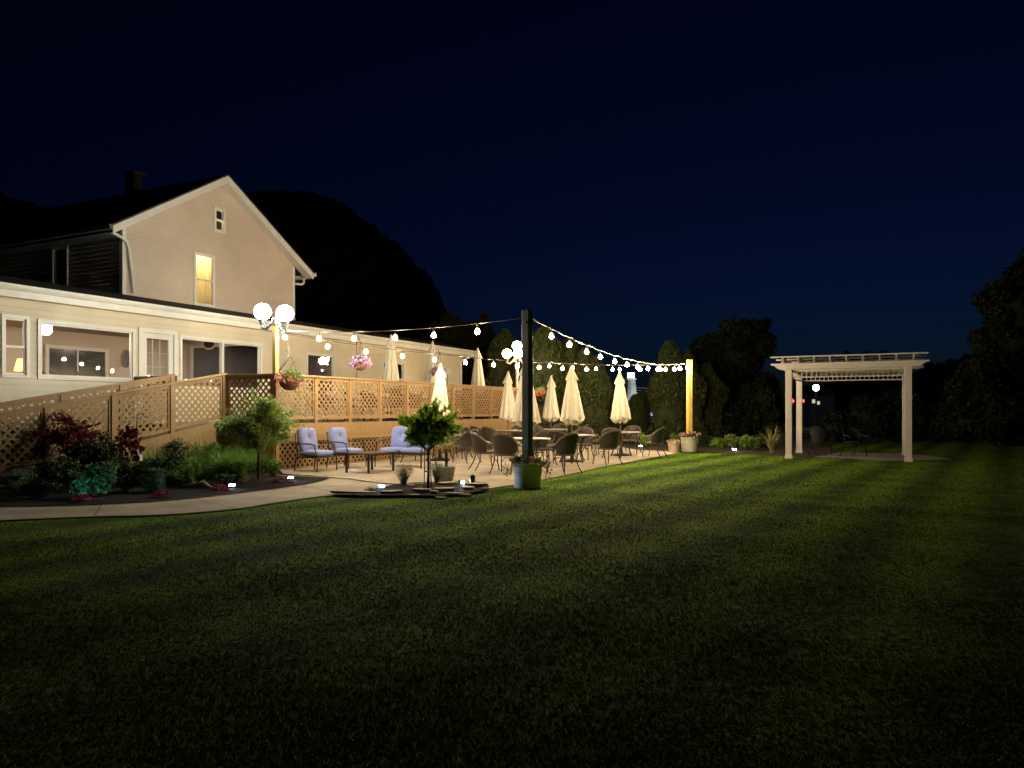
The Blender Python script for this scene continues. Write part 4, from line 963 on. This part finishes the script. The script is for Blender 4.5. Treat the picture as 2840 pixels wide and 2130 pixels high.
for x, y, rr, lb in ((228, 1398, .17, 'magenta flower mound below the teal lit shrub'), (446, 1386, .15, 'magenta flower mound in front of the grassy clumps'), (610, 1365, .15, 'dark red flower mound right of the driftwood'), (785, 1342, .20, 'red flower mound beside the right bed spotlight')):
    plant('flower_mound', lb, 'flowers', G(x, y), [('blooms', leafmesh(ell(1000, (0, 0, .02), (rr*1.1, rr*.9, .13), .5), .024, .8), L['mag'])], 'low flower mounds edging the left bed')
t = thing('driftwood_log', 'pale driftwood log lying in the left bed behind the red mound', 'log', G(540, 1358), -.05)
MB().tube([(-.36, .0, .03), (-.15, .02, .05), (.05, 0, .07), (.16, .01, .11), (.2, 0, .075), (.32, -.03, .04)], [.02, .045, .055, .06, .05, .015], 9).tube([(.12, .01, .1), (.15, .02, .18)], [.03, .008], 6).obj('log', M['driftwood'], t, True)
t = thing('tube_feeder', 'white cylinder bird feeder on a thin stake in the left bed', 'bird feeder', G(339, 1352))
MB().tube([(0, 0, 0), (0, 0, .75)], .008).obj('stake', M['black'], t)
MB().lathe([(1e-4, .55), (.042, .55), (.045, .56), (.045, .82), (.03, .85), (1e-4, .86)], 16, (0, 0, .0)).obj('tube', M['potwhite'], t, True)
t = thing('box_feeder', 'white box feeder with a blue top hanging from a black hook in the left bed', 'bird feeder', G(381, 1350))
MB().tube([(-.01, 0, 0), (-.01, 0, 1.25), (.02, 0, 1.33), (.1, 0, 1.35), (.14, 0, 1.28)], .009).obj('stake', M['black'], t)
MB().box(-.07, .07, -.05, .05, .47, .58).obj('box', M['potwhite'], t, bevel=.008); MB().prism([(-.05, .585), (.03, .585), (.0, .70), (-.02, .72)], -.03, .03, 'y').obj('blue_top', mat('blue_plastic', (.06, .12, .4), .4), t)
# LED spotlights
def spot(label, pos, aim, em, k=1.0, group='solar spotlights'):
    t = thing('garden_spotlight', label, 'garden light', pos, atan2(aim[1], aim[0]), group)
    MB().tube([(0, 0, 0), (0, 0, .07)], .008).obj('spike', M['black'], t)
    h = MB().box(-.035, .02, -.06*k, .06*k, .055, .115).obj('housing', M['black'], t, bevel=.006)
    e = MB()
    for y in (-.038, -.013, .013, .038): e.box(.0215, .026, (y-.009)*k, (y+.009)*k, .07, .10)
    e.obj('led_strip', em, t)
    return t
def toward(a, b): return ((b-a).x, (b-a).y)
cc_ = Vector((0, 0, 0))
lamps = [((1060, 1361), (-.1, -1), 'spotlight with four white leds at the left of the island bed'), ((1280, 1350), (.9, -.5), 'bright white spotlight at the right of the island bed near the tub'),
         ((643, 1359), (.35, -.9), 'spotlight in the mulch beside the red mound right of the driftwood'), ((806, 1336), (.3, -.9), 'spotlight in the mulch at the tip of the left bed'),
         ((1776, 1243), (-.2, -1), 'small light beside the farthest right wicker chair'), ((1833, 1231), (-.3, -1), 'small light at the lime shrub left of the ribbed pot'), ((2037, 1253), (-.2, -1), 'small light between the shrubs right of the yellow post')]
for (x, y), aim, lb in lamps: spot(lb, G(x, y), aim, M['e_led_hi'] if x == 1280 else M['e_led'], 1.0 if y > 1300 else 1.3)
spot('spotlight hidden at the foot of the teal lit shrub', G(235, 1391), (.05, 1), M['e_led_teal'])
t = thing('black_spotlight', 'unlit black spotlight on a stake at the right end of the island bed', 'garden light', G(1311, 1355))
MB().tube([(0, 0, 0), (0, 0, .12)], .008).lathe([(.02, .10), (.045, .13), (.048, .22), (.03, .25), (1e-4, .25)], 14).obj('housing', mat('teal_black', (.02, .05, .055), .3), t, True)
# flagstones
def flag(label, x, y, w, d, h, z, rz_, seed):
    rr = random.Random(seed); n = 9; poly = []
    for k in range(n):
        a = 2*pi*k/n+rr.uniform(-.2, .2); q = rr.uniform(.82, 1.05); poly.append((w/2*q*cos(a), d/2*q*sin(a)))
    o = MB().prism(poly, 0, h, 'z').obj('flagstone', M['stone'], None, bevel=.006); p = G(x, y); o.location = (p.x, p.y, z); o.rotation_euler = (rr.uniform(-.05, .05), rr.uniform(-.04, .04), rz_)
    tag(o, label, 'stone', 'flagstones edging the island bed')
FS = [(975, 1373, .82, .22, .04, .03, 0, 'long flat stone at the left tip of the island edge'), (1085, 1375, .42, .20, .035, .05, .1, 'stone just right of the left spotlight'), (1140, 1366, .18, .14, .03, .10, 0, 'small stone perched on top left of the staked tree'),
      (1170, 1372, .36, .24, .04, .06, -.1, 'stone in front of the staked tree'), (1140, 1379, .32, .16, .035, .01, .05, 'low dark stone under the small perched one'), (1203, 1376, .16, .18, .07, .02, .2, 'thick squarish stone right of the staked tree'),
      (1238, 1361, .32, .22, .045, .105, 0, 'highest stone of the stack right of the staked tree'), (1232, 1369, .42, .24, .05, .05, .1, 'broad stone under the highest one'), (1258, 1375, .36, .22, .045, .01, .25, 'dark sloping stone at the foot of the stack'),
      (1222, 1384, .2, .12, .03, .0, .1, 'small low stone on the lawn before the stack'), (1300, 1366, .24, .22, .04, .06, .5, 'pale stone right of the stack'), (1322, 1358, .42, .22, .04, .075, .25, 'large pale stone nearest the white tub'),
      (1290, 1377, .22, .14, .03, .01, .4, 'low pale stone on the lawn edge right of the stack'), (1340, 1364, .24, .14, .03, .035, .6, 'flat stone under the large pale one')]
for i, (x, y, w, d, h, z, r2, lb) in enumerate(FS): flag(lb, x, y, w, d, h, z, r2, i)
hp = [G(x, y, .035) for x, y in ((770, 1319), (850, 1322), (930, 1325), (975, 1328), (1020, 1335), (1065, 1340), (1110, 1343), (1160, 1343), (1230, 1340), (1290, 1343))]
t = MB().tube(hp, .013, 8).obj('garden_hose', M['hose'], None, True); tag(t, 'pale garden hose lying across the patio from the bed tip', 'hose')
lc = [G(x, y) for x, y in ((594,1740),(1694,1352),(1730,1352),(1834,1280),(1851,1276),(1522,1374),(1438,1400),(1372,1368),(850,1432),(1160,1440),(1903,1500),(1320,1460))]
LW = ['in the dark left foreground', 'below the near wicker chair, left of its pair', 'below the near wicker chair, right of its pair', 'by the patio edge, nearer one', 'by the patio edge, farther one',
      'just right of the white tub', 'a little in front of the white tub', 'between the white tub and stones', 'in front of the long flat stone', 'in front of the highest stone', 'in the dim right middle of the lawn', 'midway before the white tub and the small tree']
for i, p_ in enumerate(lc):
    V, F = leafmesh(np.zeros((1, 3)), .06, .5); o_ = npmesh('fallen_leaf', V*np.array([1, 1, .25])+np.array([0, 0, .03]), F, L['straw']); o_.location = p_; o_.rotation_euler = (0, 0, i)
    tag(o_, 'small pale fallen leaf on the lawn '+LW[i], 'leaf', 'fallen leaves on the lawn')
# back bed shrubs
for x, y, rr, h, m, lb in ((1775, 1240, .42, .55, 'lime', 'lime shrub behind the farthest right wicker chair'), (1817, 1236, .42, .52, 'lime', 'lime shrub beside the small light left of the pots'), (1877, 1242, .34, .62, 'green', 'fresh green shrub behind the ribbed pot'),
                           (1961, 1236, .38, .48, 'dark', 'dim shrub just right of the yellow post'), (1996, 1244, .40, .42, 'lime', 'spreading green shrub second from the yellow post'), (2031, 1240, .36, .56, 'pale', 'pale green shrub above the rightmost small light'),
                           (2075, 1250, .42, .62, 'lime', 'green shrub midway to the pergola'), (1920, 1240, .36, .5, 'green', 'green shrub tucked behind the white tub'), (2010, 1226, .5, .8, 'dark', 'taller dim shrub at the back of the bed right of the yellow post'), (2110, 1244, .38, .45, 'dark', 'dim low shrub left of the yucca')):
    bushy(lb, G(x, y), rr, h, 1100, L[m], .075, .6, group='shrubs in the back bed')
plant('yucca', 'spiky straw coloured yucca left of the pergola', 'plant', G(2140, 1258), [('leaves', blades(ring(90, 0, .06, .02), .95, .03, .85, 5, .9), L['straw'])])

# ------------------------------------------------------------------ hedge and trees
def arbor(label, px, ytop, Y, wpx, n=9500, m='hedge', group='tall columnar evergreens behind the patio', lean=0):
    H = CAMZ+(HZ-ytop)*Y/FPX; r = wpx*Y/FPX/2; x = (px-CX)*Y/FPX
    t = thing('columnar_evergreen', label, 'tree', (x, Y, 0), R.uniform(0, 6), group)
    z = H*NR.uniform(0.01, 1, n)**.85; f = np.minimum(1, ((1-z/H)*3.0+.02))**.6*(.88+.14*np.sin(z*3+1)); a = NR.uniform(0, 2*pi, n)
    q = r*f*(1+.10*np.sin(3*a+z*1.3)+.06*np.sin(7*a-z*2.1))*NR.uniform(.86, 1.06, n)
    C = np.stack([q*np.cos(a), q*np.sin(a), z], 1)
    V, F = leafmesh(C, .17, .42, 1.4, .5); npmesh('foliage', V, F, L[m], t)
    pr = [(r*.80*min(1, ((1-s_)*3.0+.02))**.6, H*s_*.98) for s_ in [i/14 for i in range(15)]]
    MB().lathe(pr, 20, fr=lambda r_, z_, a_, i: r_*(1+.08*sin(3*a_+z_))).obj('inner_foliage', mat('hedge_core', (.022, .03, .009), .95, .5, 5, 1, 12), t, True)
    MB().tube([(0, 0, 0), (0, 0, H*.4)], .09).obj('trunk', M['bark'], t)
    return t
for a in ((1400, 915, 34, 110, 'columnar evergreen behind the triple globe lamp'), (1452, 945, 33, 90, 'columnar evergreen directly behind the dark green post'), (1512, 905, 31.5, 118, 'tallest columnar evergreen just right of the dark green post'),
          (1575, 942, 32, 116, 'columnar evergreen behind the middle parasol'), (1622, 968, 31.4, 104, 'columnar evergreen second left of the lighthouse gap'), (1653, 992, 31, 86, 'columnar evergreen at the left edge of the lighthouse gap'),
          (1700, 1095, 33, 46, 'short evergreen behind the parasol nearest the yellow post'), (1763, 1098, 33, 58, 'short pointed evergreen right of the lighthouse'), (1783, 1088, 34, 48, 'slim short evergreen tip right of the lighthouse'),
          (1856, 950, 32, 104, 'columnar evergreen at the right edge of the lighthouse gap'), (1905, 975, 32.5, 100, 'columnar evergreen behind the yellow post'), (1958, 1010, 33.5, 100, 'columnar evergreen right of the yellow post')):
    arbor(a[4], a[0], a[1], a[2], a[3])
def bigtree(label, Y, blobs, m='tree', n=6000, leaf=.35, name='broadleaf_tree', asp=.5, up=0, trunk=True, group=None, core=True, kr=.30):
    cx = sum(b[0] for b in blobs)/len(blobs); x0 = (cx-CX)*Y/FPX
    t = thing(name, label, 'tree', (x0, Y, 0), 0, group); pts = []; cm = MB()
    tot = sum(b[2]*b[3] for b in blobs); n = int(n*3.4); leaf = leaf*.72
    for bx, by, rx, ry in blobs:
        c = P(bx, by, Y); c.x -= x0; c.y = R.uniform(-.1, .1)*rx*Y/FPX; r = (rx*Y/FPX, rx*Y/FPX*.8, ry*Y/FPX)
        pts.append(clump(max(60, int(n*bx*0+n*rx*ry/tot)), tuple(c), r, 34, kr, .45))
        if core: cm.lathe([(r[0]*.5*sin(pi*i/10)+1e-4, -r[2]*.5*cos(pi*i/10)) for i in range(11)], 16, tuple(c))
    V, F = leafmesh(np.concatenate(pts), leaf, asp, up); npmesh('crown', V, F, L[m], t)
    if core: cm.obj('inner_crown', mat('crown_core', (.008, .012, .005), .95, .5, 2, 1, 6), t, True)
    zt = CAMZ+(HZ-min(b[1] for b in blobs))*Y/FPX*.6
    MB().tube([(0, 0, 0), (.1, 0, zt*.4), (0, 0, zt)], [.25, .2, .08], 8).obj('trunk', M['bark'], t, True)
    return t
sil = [(-200,560),(-100,545),(0,552),(60,562),(114,583),(200,610),(400,640),(600,630),(680,598),(727,571),(808,562),(890,567),(930,574),(971,590),(1006,623),(1052,650),(1120,702),(1145,726),(1166,759),(1196,775),(1210,813),(1223,840),(1240,900),(1280,990),(1330,1140)]
def make_hill():
    Y0 = 150.; nx, ny = 220, 60; xs = np.linspace(-200, 1335, nx); hs = (HZ-np.interp(xs, [a for a, _ in sil], [b_ for _, b_ in sil]))*Y0/FPX+CAMZ
    V = []
    for j in range(ny+1):
        t = j/ny; yy = Y0-55+150*t; prof = max(0, sin(pi*min(1, max(0, (yy-(Y0-55))/110)))) if yy < Y0 else max(0, cos((yy-Y0)/95*pi/2))
        for i in range(nx):
            x = (xs[i]-CX)*Y0/FPX; lump = .8*sin(x*.9+yy*.5)*sin(yy*.8-x*.3)+.5*sin(x*2.1+1)*sin(yy*1.7)
            V.append((x, yy, hs[i]*prof**.6+lump*min(1, hs[i]/8)*(prof > .02)-.05))
    F = [(j*nx+i, j*nx+i+1, (j+1)*nx+i+1, (j+1)*nx+i) for j in range(ny) for i in range(nx-1)]
    struct(npmesh('hill', V, F, mat('wooded_hillside', (.05, .085, .05), .95, .6, .5, 1, 1.2), smooth=True))
make_hill()
bigtree('wispy brownish tree above the end of the wing roof', 42, [(1240, 935, 60, 95), (1290, 950, 50, 85), (1200, 975, 50, 70), (1330, 940, 45, 80)], 'treeb', 9000, .42, 'wispy_tree', .2, 1.0, core=False)
bigtree('wispy tree between the wing corner and the triple globe lamp', 40, [(1345, 980, 45, 85), (1378, 1010, 40, 80), (1300, 1040, 60, 80)], 'treeb', 7000, .42, 'wispy_tree', .2, 1.0)
bigtree('large dark broadleaf tree right of the yellow post', 37, [(2040, 980, 95, 115), (2100, 950, 60, 85), (1960, 1020, 80, 100), (2000, 1120, 120, 100), (2085, 1110, 90, 100), (1925, 1050, 60, 90)], n=15000, leaf=.34)
bigtree('dark bush mass left of the pergola', 34, [(2110, 1120, 75, 85), (2060, 1170, 80, 55), (2140, 1180, 40, 50), (1960, 1175, 70, 50)], n=7000, leaf=.28, name='dark_bush')
bigtree('dark tall tree at the right edge of the frame', 30, [(2830, 860, 110, 140), (2800, 1000, 150, 110), (2880, 740, 60, 80), (2720, 1080, 100, 80), (2800, 1150, 150, 90), (2690, 1170, 80, 60)], n=11000, leaf=.36)
bigtree('dark distant trees behind the pergola roof', 75, [(2380, 1050, 90, 75), (2470, 1040, 80, 70), (2560, 1060, 110, 70), (2300, 1110, 80, 40), (2660, 1060, 100, 70)], n=7000, leaf=.9)
bigtree('dark distant tree line at the far right', 80, [(2700, 1050, 90, 85), (2790, 1040, 90, 95), (2880, 1030, 90, 110), (2620, 1080, 80, 70)], n=7000, leaf=.9)
bigtree('low dark shrubbery behind the pergola', 33, [(2400, 1160, 90, 60), (2500, 1150, 90, 70), (2620, 1170, 110, 60), (2320, 1180, 70, 45)], n=6000, leaf=.3, name='dark_bush')

# ------------------------------------------------------------------ pergola
pg = thing('pergola', 'white pergola with a slatted top standing on the lawn at the right', 'pergola', (8.05, 21.8, 0), RA-pi/2)
PW, PD_ = 3.07, 3.03                                     # local x along E, local y along D
PZ = 2.74
for x in (0, PW):
    for y in (0, PD_):
        o = rbox(.175, .0, PZ).obj('post', M['white'], pg, bevel=.006); o.location = (x, y, 0)
        b = MB().lathe([(.150, 0), (.150, .05), (.128, .12)], 4); b.v = [(v[0]*cos(pi/4)-v[1]*sin(pi/4), v[0]*sin(pi/4)+v[1]*cos(pi/4), v[2]) for v in b.v]; b.obj('post_foot', M['white'], o)
for y in (0, PD_):
    for s in (-1, 1):
        yy = y+s*.105
        poly = [(-.50, PZ+.02), (-.50, PZ-.02), (-.40, PZ-.05), (-.30, PZ-.13), (-.22, PZ-.16), (PW+.22, PZ-.16), (PW+.30, PZ-.13), (PW+.40, PZ-.05), (PW+.50, PZ-.02), (PW+.50, PZ+.02)]
        MB().prism(poly, yy-.018, yy+.018, 'y').obj('beam', M['white'], pg, bevel=.003)
    f = MB(); x0, x1 = .09, PW-.09
    f.box(x0, x1, y-.02, y+.02, PZ-.40, PZ-.365); f.box(x0, x1, y-.02, y+.02, PZ-.20, PZ-.165)
    n = 23
    for k in range(n): x = x0+(x1-x0)*k/(n-1); f.box(x-.012, x+.012, y-.014, y+.014, PZ-.365, PZ-.20)
    f.obj('spindle_frieze', M['white'], pg)
for x in (0, PW):
    f = MB(); f.box(x-.018, x+.018, .09, PD_-.09, PZ-.40, PZ-.365); f.box(x-.018, x+.018, .09, PD_-.09, PZ-.20, PZ-.08)
    for k in range(20): y = .1+(PD_-.2)*k/19; f.box(x-.012, x+.012, y-.012, y+.012, PZ-.365, PZ-.20)
    f.obj('spindle_frieze', M['white'], pg)
for k in range(9):
    x = -.12+(PW+.24)*k/8
    MB().prism([(-.50, PZ+.16), (-.50, PZ+.12), (-.30, PZ+.021), (PD_+.3, PZ+.021), (PD_+.5, PZ+.12), (PD_+.5, PZ+.16)], x-.02, x+.02, 'x').obj('rafter', M['white'], pg)
for k in range(4):
    y = -.46+(PD_+.84)*k/3; MB().box(-.46, PW+.46, y-.025, y+.025, PZ+.161, PZ+.20).obj('slat', M['white'], pg)
DK = mat('dimmed_chair', (.008, .008, .008), .9)  # dim light under the pergola put into a near-black chair colour
for i, (x, y, rr, lb) in enumerate(((9.55, 23.2, 2.4, 'dim dark chair turned sideways under the pergola'), (10.35, 22.7, .2, 'dim dark chair with its back to the camera under the pergola'))):
    c_ = copy_thing(wc, lb, (x, y, .02), rr, 'dark chairs under the pergola')
    for ch_ in c_.children:
        ch_.material_slots[0].link = 'OBJECT'; ch_.material_slots[0].material = DK

# ------------------------------------------------------------------ beyond the hedge
b = P(1750, 1050, 52)
lh = thing('lighthouse', 'small white shingled ornamental lighthouse with a lit lantern room', 'lighthouse', (b.x, b.y, 0), .2)
MB().lathe([(.62, 0)]+[(.62-.32*i/24+.02*(i % 2), 3.45*i/24+.1) for i in range(25)], 10).obj('tower', M['tile'], lh)
MB().lathe([(.30, 3.5), (.40, 3.55), (.40, 3.62), (.28, 3.63)], 10).obj('gallery', M['trim'], lh)
MB().lathe([(.26, 3.63), (.26, 4.0)], 8).obj('lantern', M['e_lant'], lh)
MB().lathe([(.36, 4.0), (.34, 4.05), (.14, 4.16), (.10, 4.24), (1e-4, 4.27)], 10).obj('roof', M['coil'], lh)
fl_ = thing('lighthouse_floodlight', 'cool white floodlight at the foot of the lighthouse', 'garden light', (b.x+1.2, b.y-2.2, 0), 2.2)
MB().box(-.15, .15, -.1, .1, 0, .2).obj('housing', M['black'], fl_)
MB().ball((0, 0, .32), .13, 12, 8).obj('lamp_face', emit('flood_white', (.85, .95, 1), 700), fl_, True)
t = thing('street_lamp', 'bright cool white street lamp seen through the left side of the pergola', 'street lamp', P(2263, 1138, 58)*1.0-Vector((0, 0, 1.4)), 0)
MB().tube([(0, 0, 0), (0, 0, 2.9)], .06).obj('pole', M['black'], t); MB().ball((0, 0, 3.15), .24, 14, 10).obj('lamp_head', M['e_street'], t, True)
for x, lb in ((2197, 'red signal light glowing between the left pergola posts'), (2227, 'fainter red signal light right of the rear left pergola post')):
    p = P(x, 1112, 60); t = thing('signal_light', lb, 'traffic light', (p.x, p.y, 0), 0, 'red signal lights')
    MB().tube([(0, 0, 0), (0, 0, 1.9)], .05).obj('pole', M['black'], t); MB().box(-.12, .12, -.03, .1, 1.85, 2.35).obj('housing', M['black'], t)
    MB().ball((0, -.06, p.z), .13 if x < 2200 else .09, 12, 8).obj('lens', M['e_red'], t, True)
def far_house(label, p0, p1, Y, ytop, wins, em, wallm):
    x0, x1 = (p0-CX)*Y/FPX, (p1-CX)*Y/FPX; h = CAMZ+(HZ-ytop)*Y/FPX; t = thing('distant_building', label, 'building', ((x0+x1)/2, Y, 0)); hw = (x1-x0)/2
    MB().box(-hw, hw, 0, 5, 0, h).obj('wall', wallm, t)
    MB().prism([(-hw-.3, h), (0, h+1.1), (hw+.3, h)], -.3, 5.3, 'y').obj('roof', M['roof'], t)
    for a, c, zt, zb in wins:
        A, C = (a-CX)*Y/FPX-(x0+x1)/2, (c-CX)*Y/FPX-(x0+x1)/2; z1, z0 = CAMZ+(HZ-zt)*Y/FPX, CAMZ+(HZ-zb)*Y/FPX
        o = MB().box(A-.05, C+.05, -.04, -.002, z0-.05, z1+.05).obj('window', M['trim'], t); MB().box(A, C, -.05, -.042, z0, z1).obj('pane', em, o)
dim = mat('dim_siding', (.10, .10, .11), .8)
far_house('pale lit building seen in the gap left of the parasol by the lighthouse', 1683, 1712, 60, 1106, [(1689, 1698, 1112, 1122), (1689, 1697, 1128, 1140), (1690, 1696, 1146, 1152)], emit('far_sign_glow', (.75, .85, 1), 1.2), dim)
far_house('low porch building with a lit doorway behind the pergola', 2245, 2315, 70, 1098, [(2252, 2262, 1108, 1118), (2266, 2273, 1113, 1122)], emit('porch_glow', (.85, .85, .6), .6), dim)
far_house('distant house with warm lit windows glimpsed through trees at the far right', 2730, 2768, 60, 1100, [(2742, 2757, 1118, 1150), (2746, 2757, 1160, 1172)], M['e_win'], mat('dark_siding', (.012, .012, .012), .9))
far_house('white fence fronted house in the gap right of the lighthouse', 1790, 1822, 58, 1140, [(1797, 1812, 1146, 1152)], M['e_sign'], dim)
for i, (ya, yb, lb) in enumerate(((1074, 1084, 'uppermost'), (1081, 1096, 'middle'), (1087, 1112, 'lowest'))):
    A = P(1755, ya, 56); B = P(1935, yb, 56); o = MB().tube([A, (A+B)/2-Vector((0, 0, .05)), B], .018, 5).obj('power_line', mat('pale_cable', (.5, .5, .52), .5), None)
    tag(o, lb+' pale overhead cable right of the lighthouse', 'cable', 'overhead cables by the lighthouse')
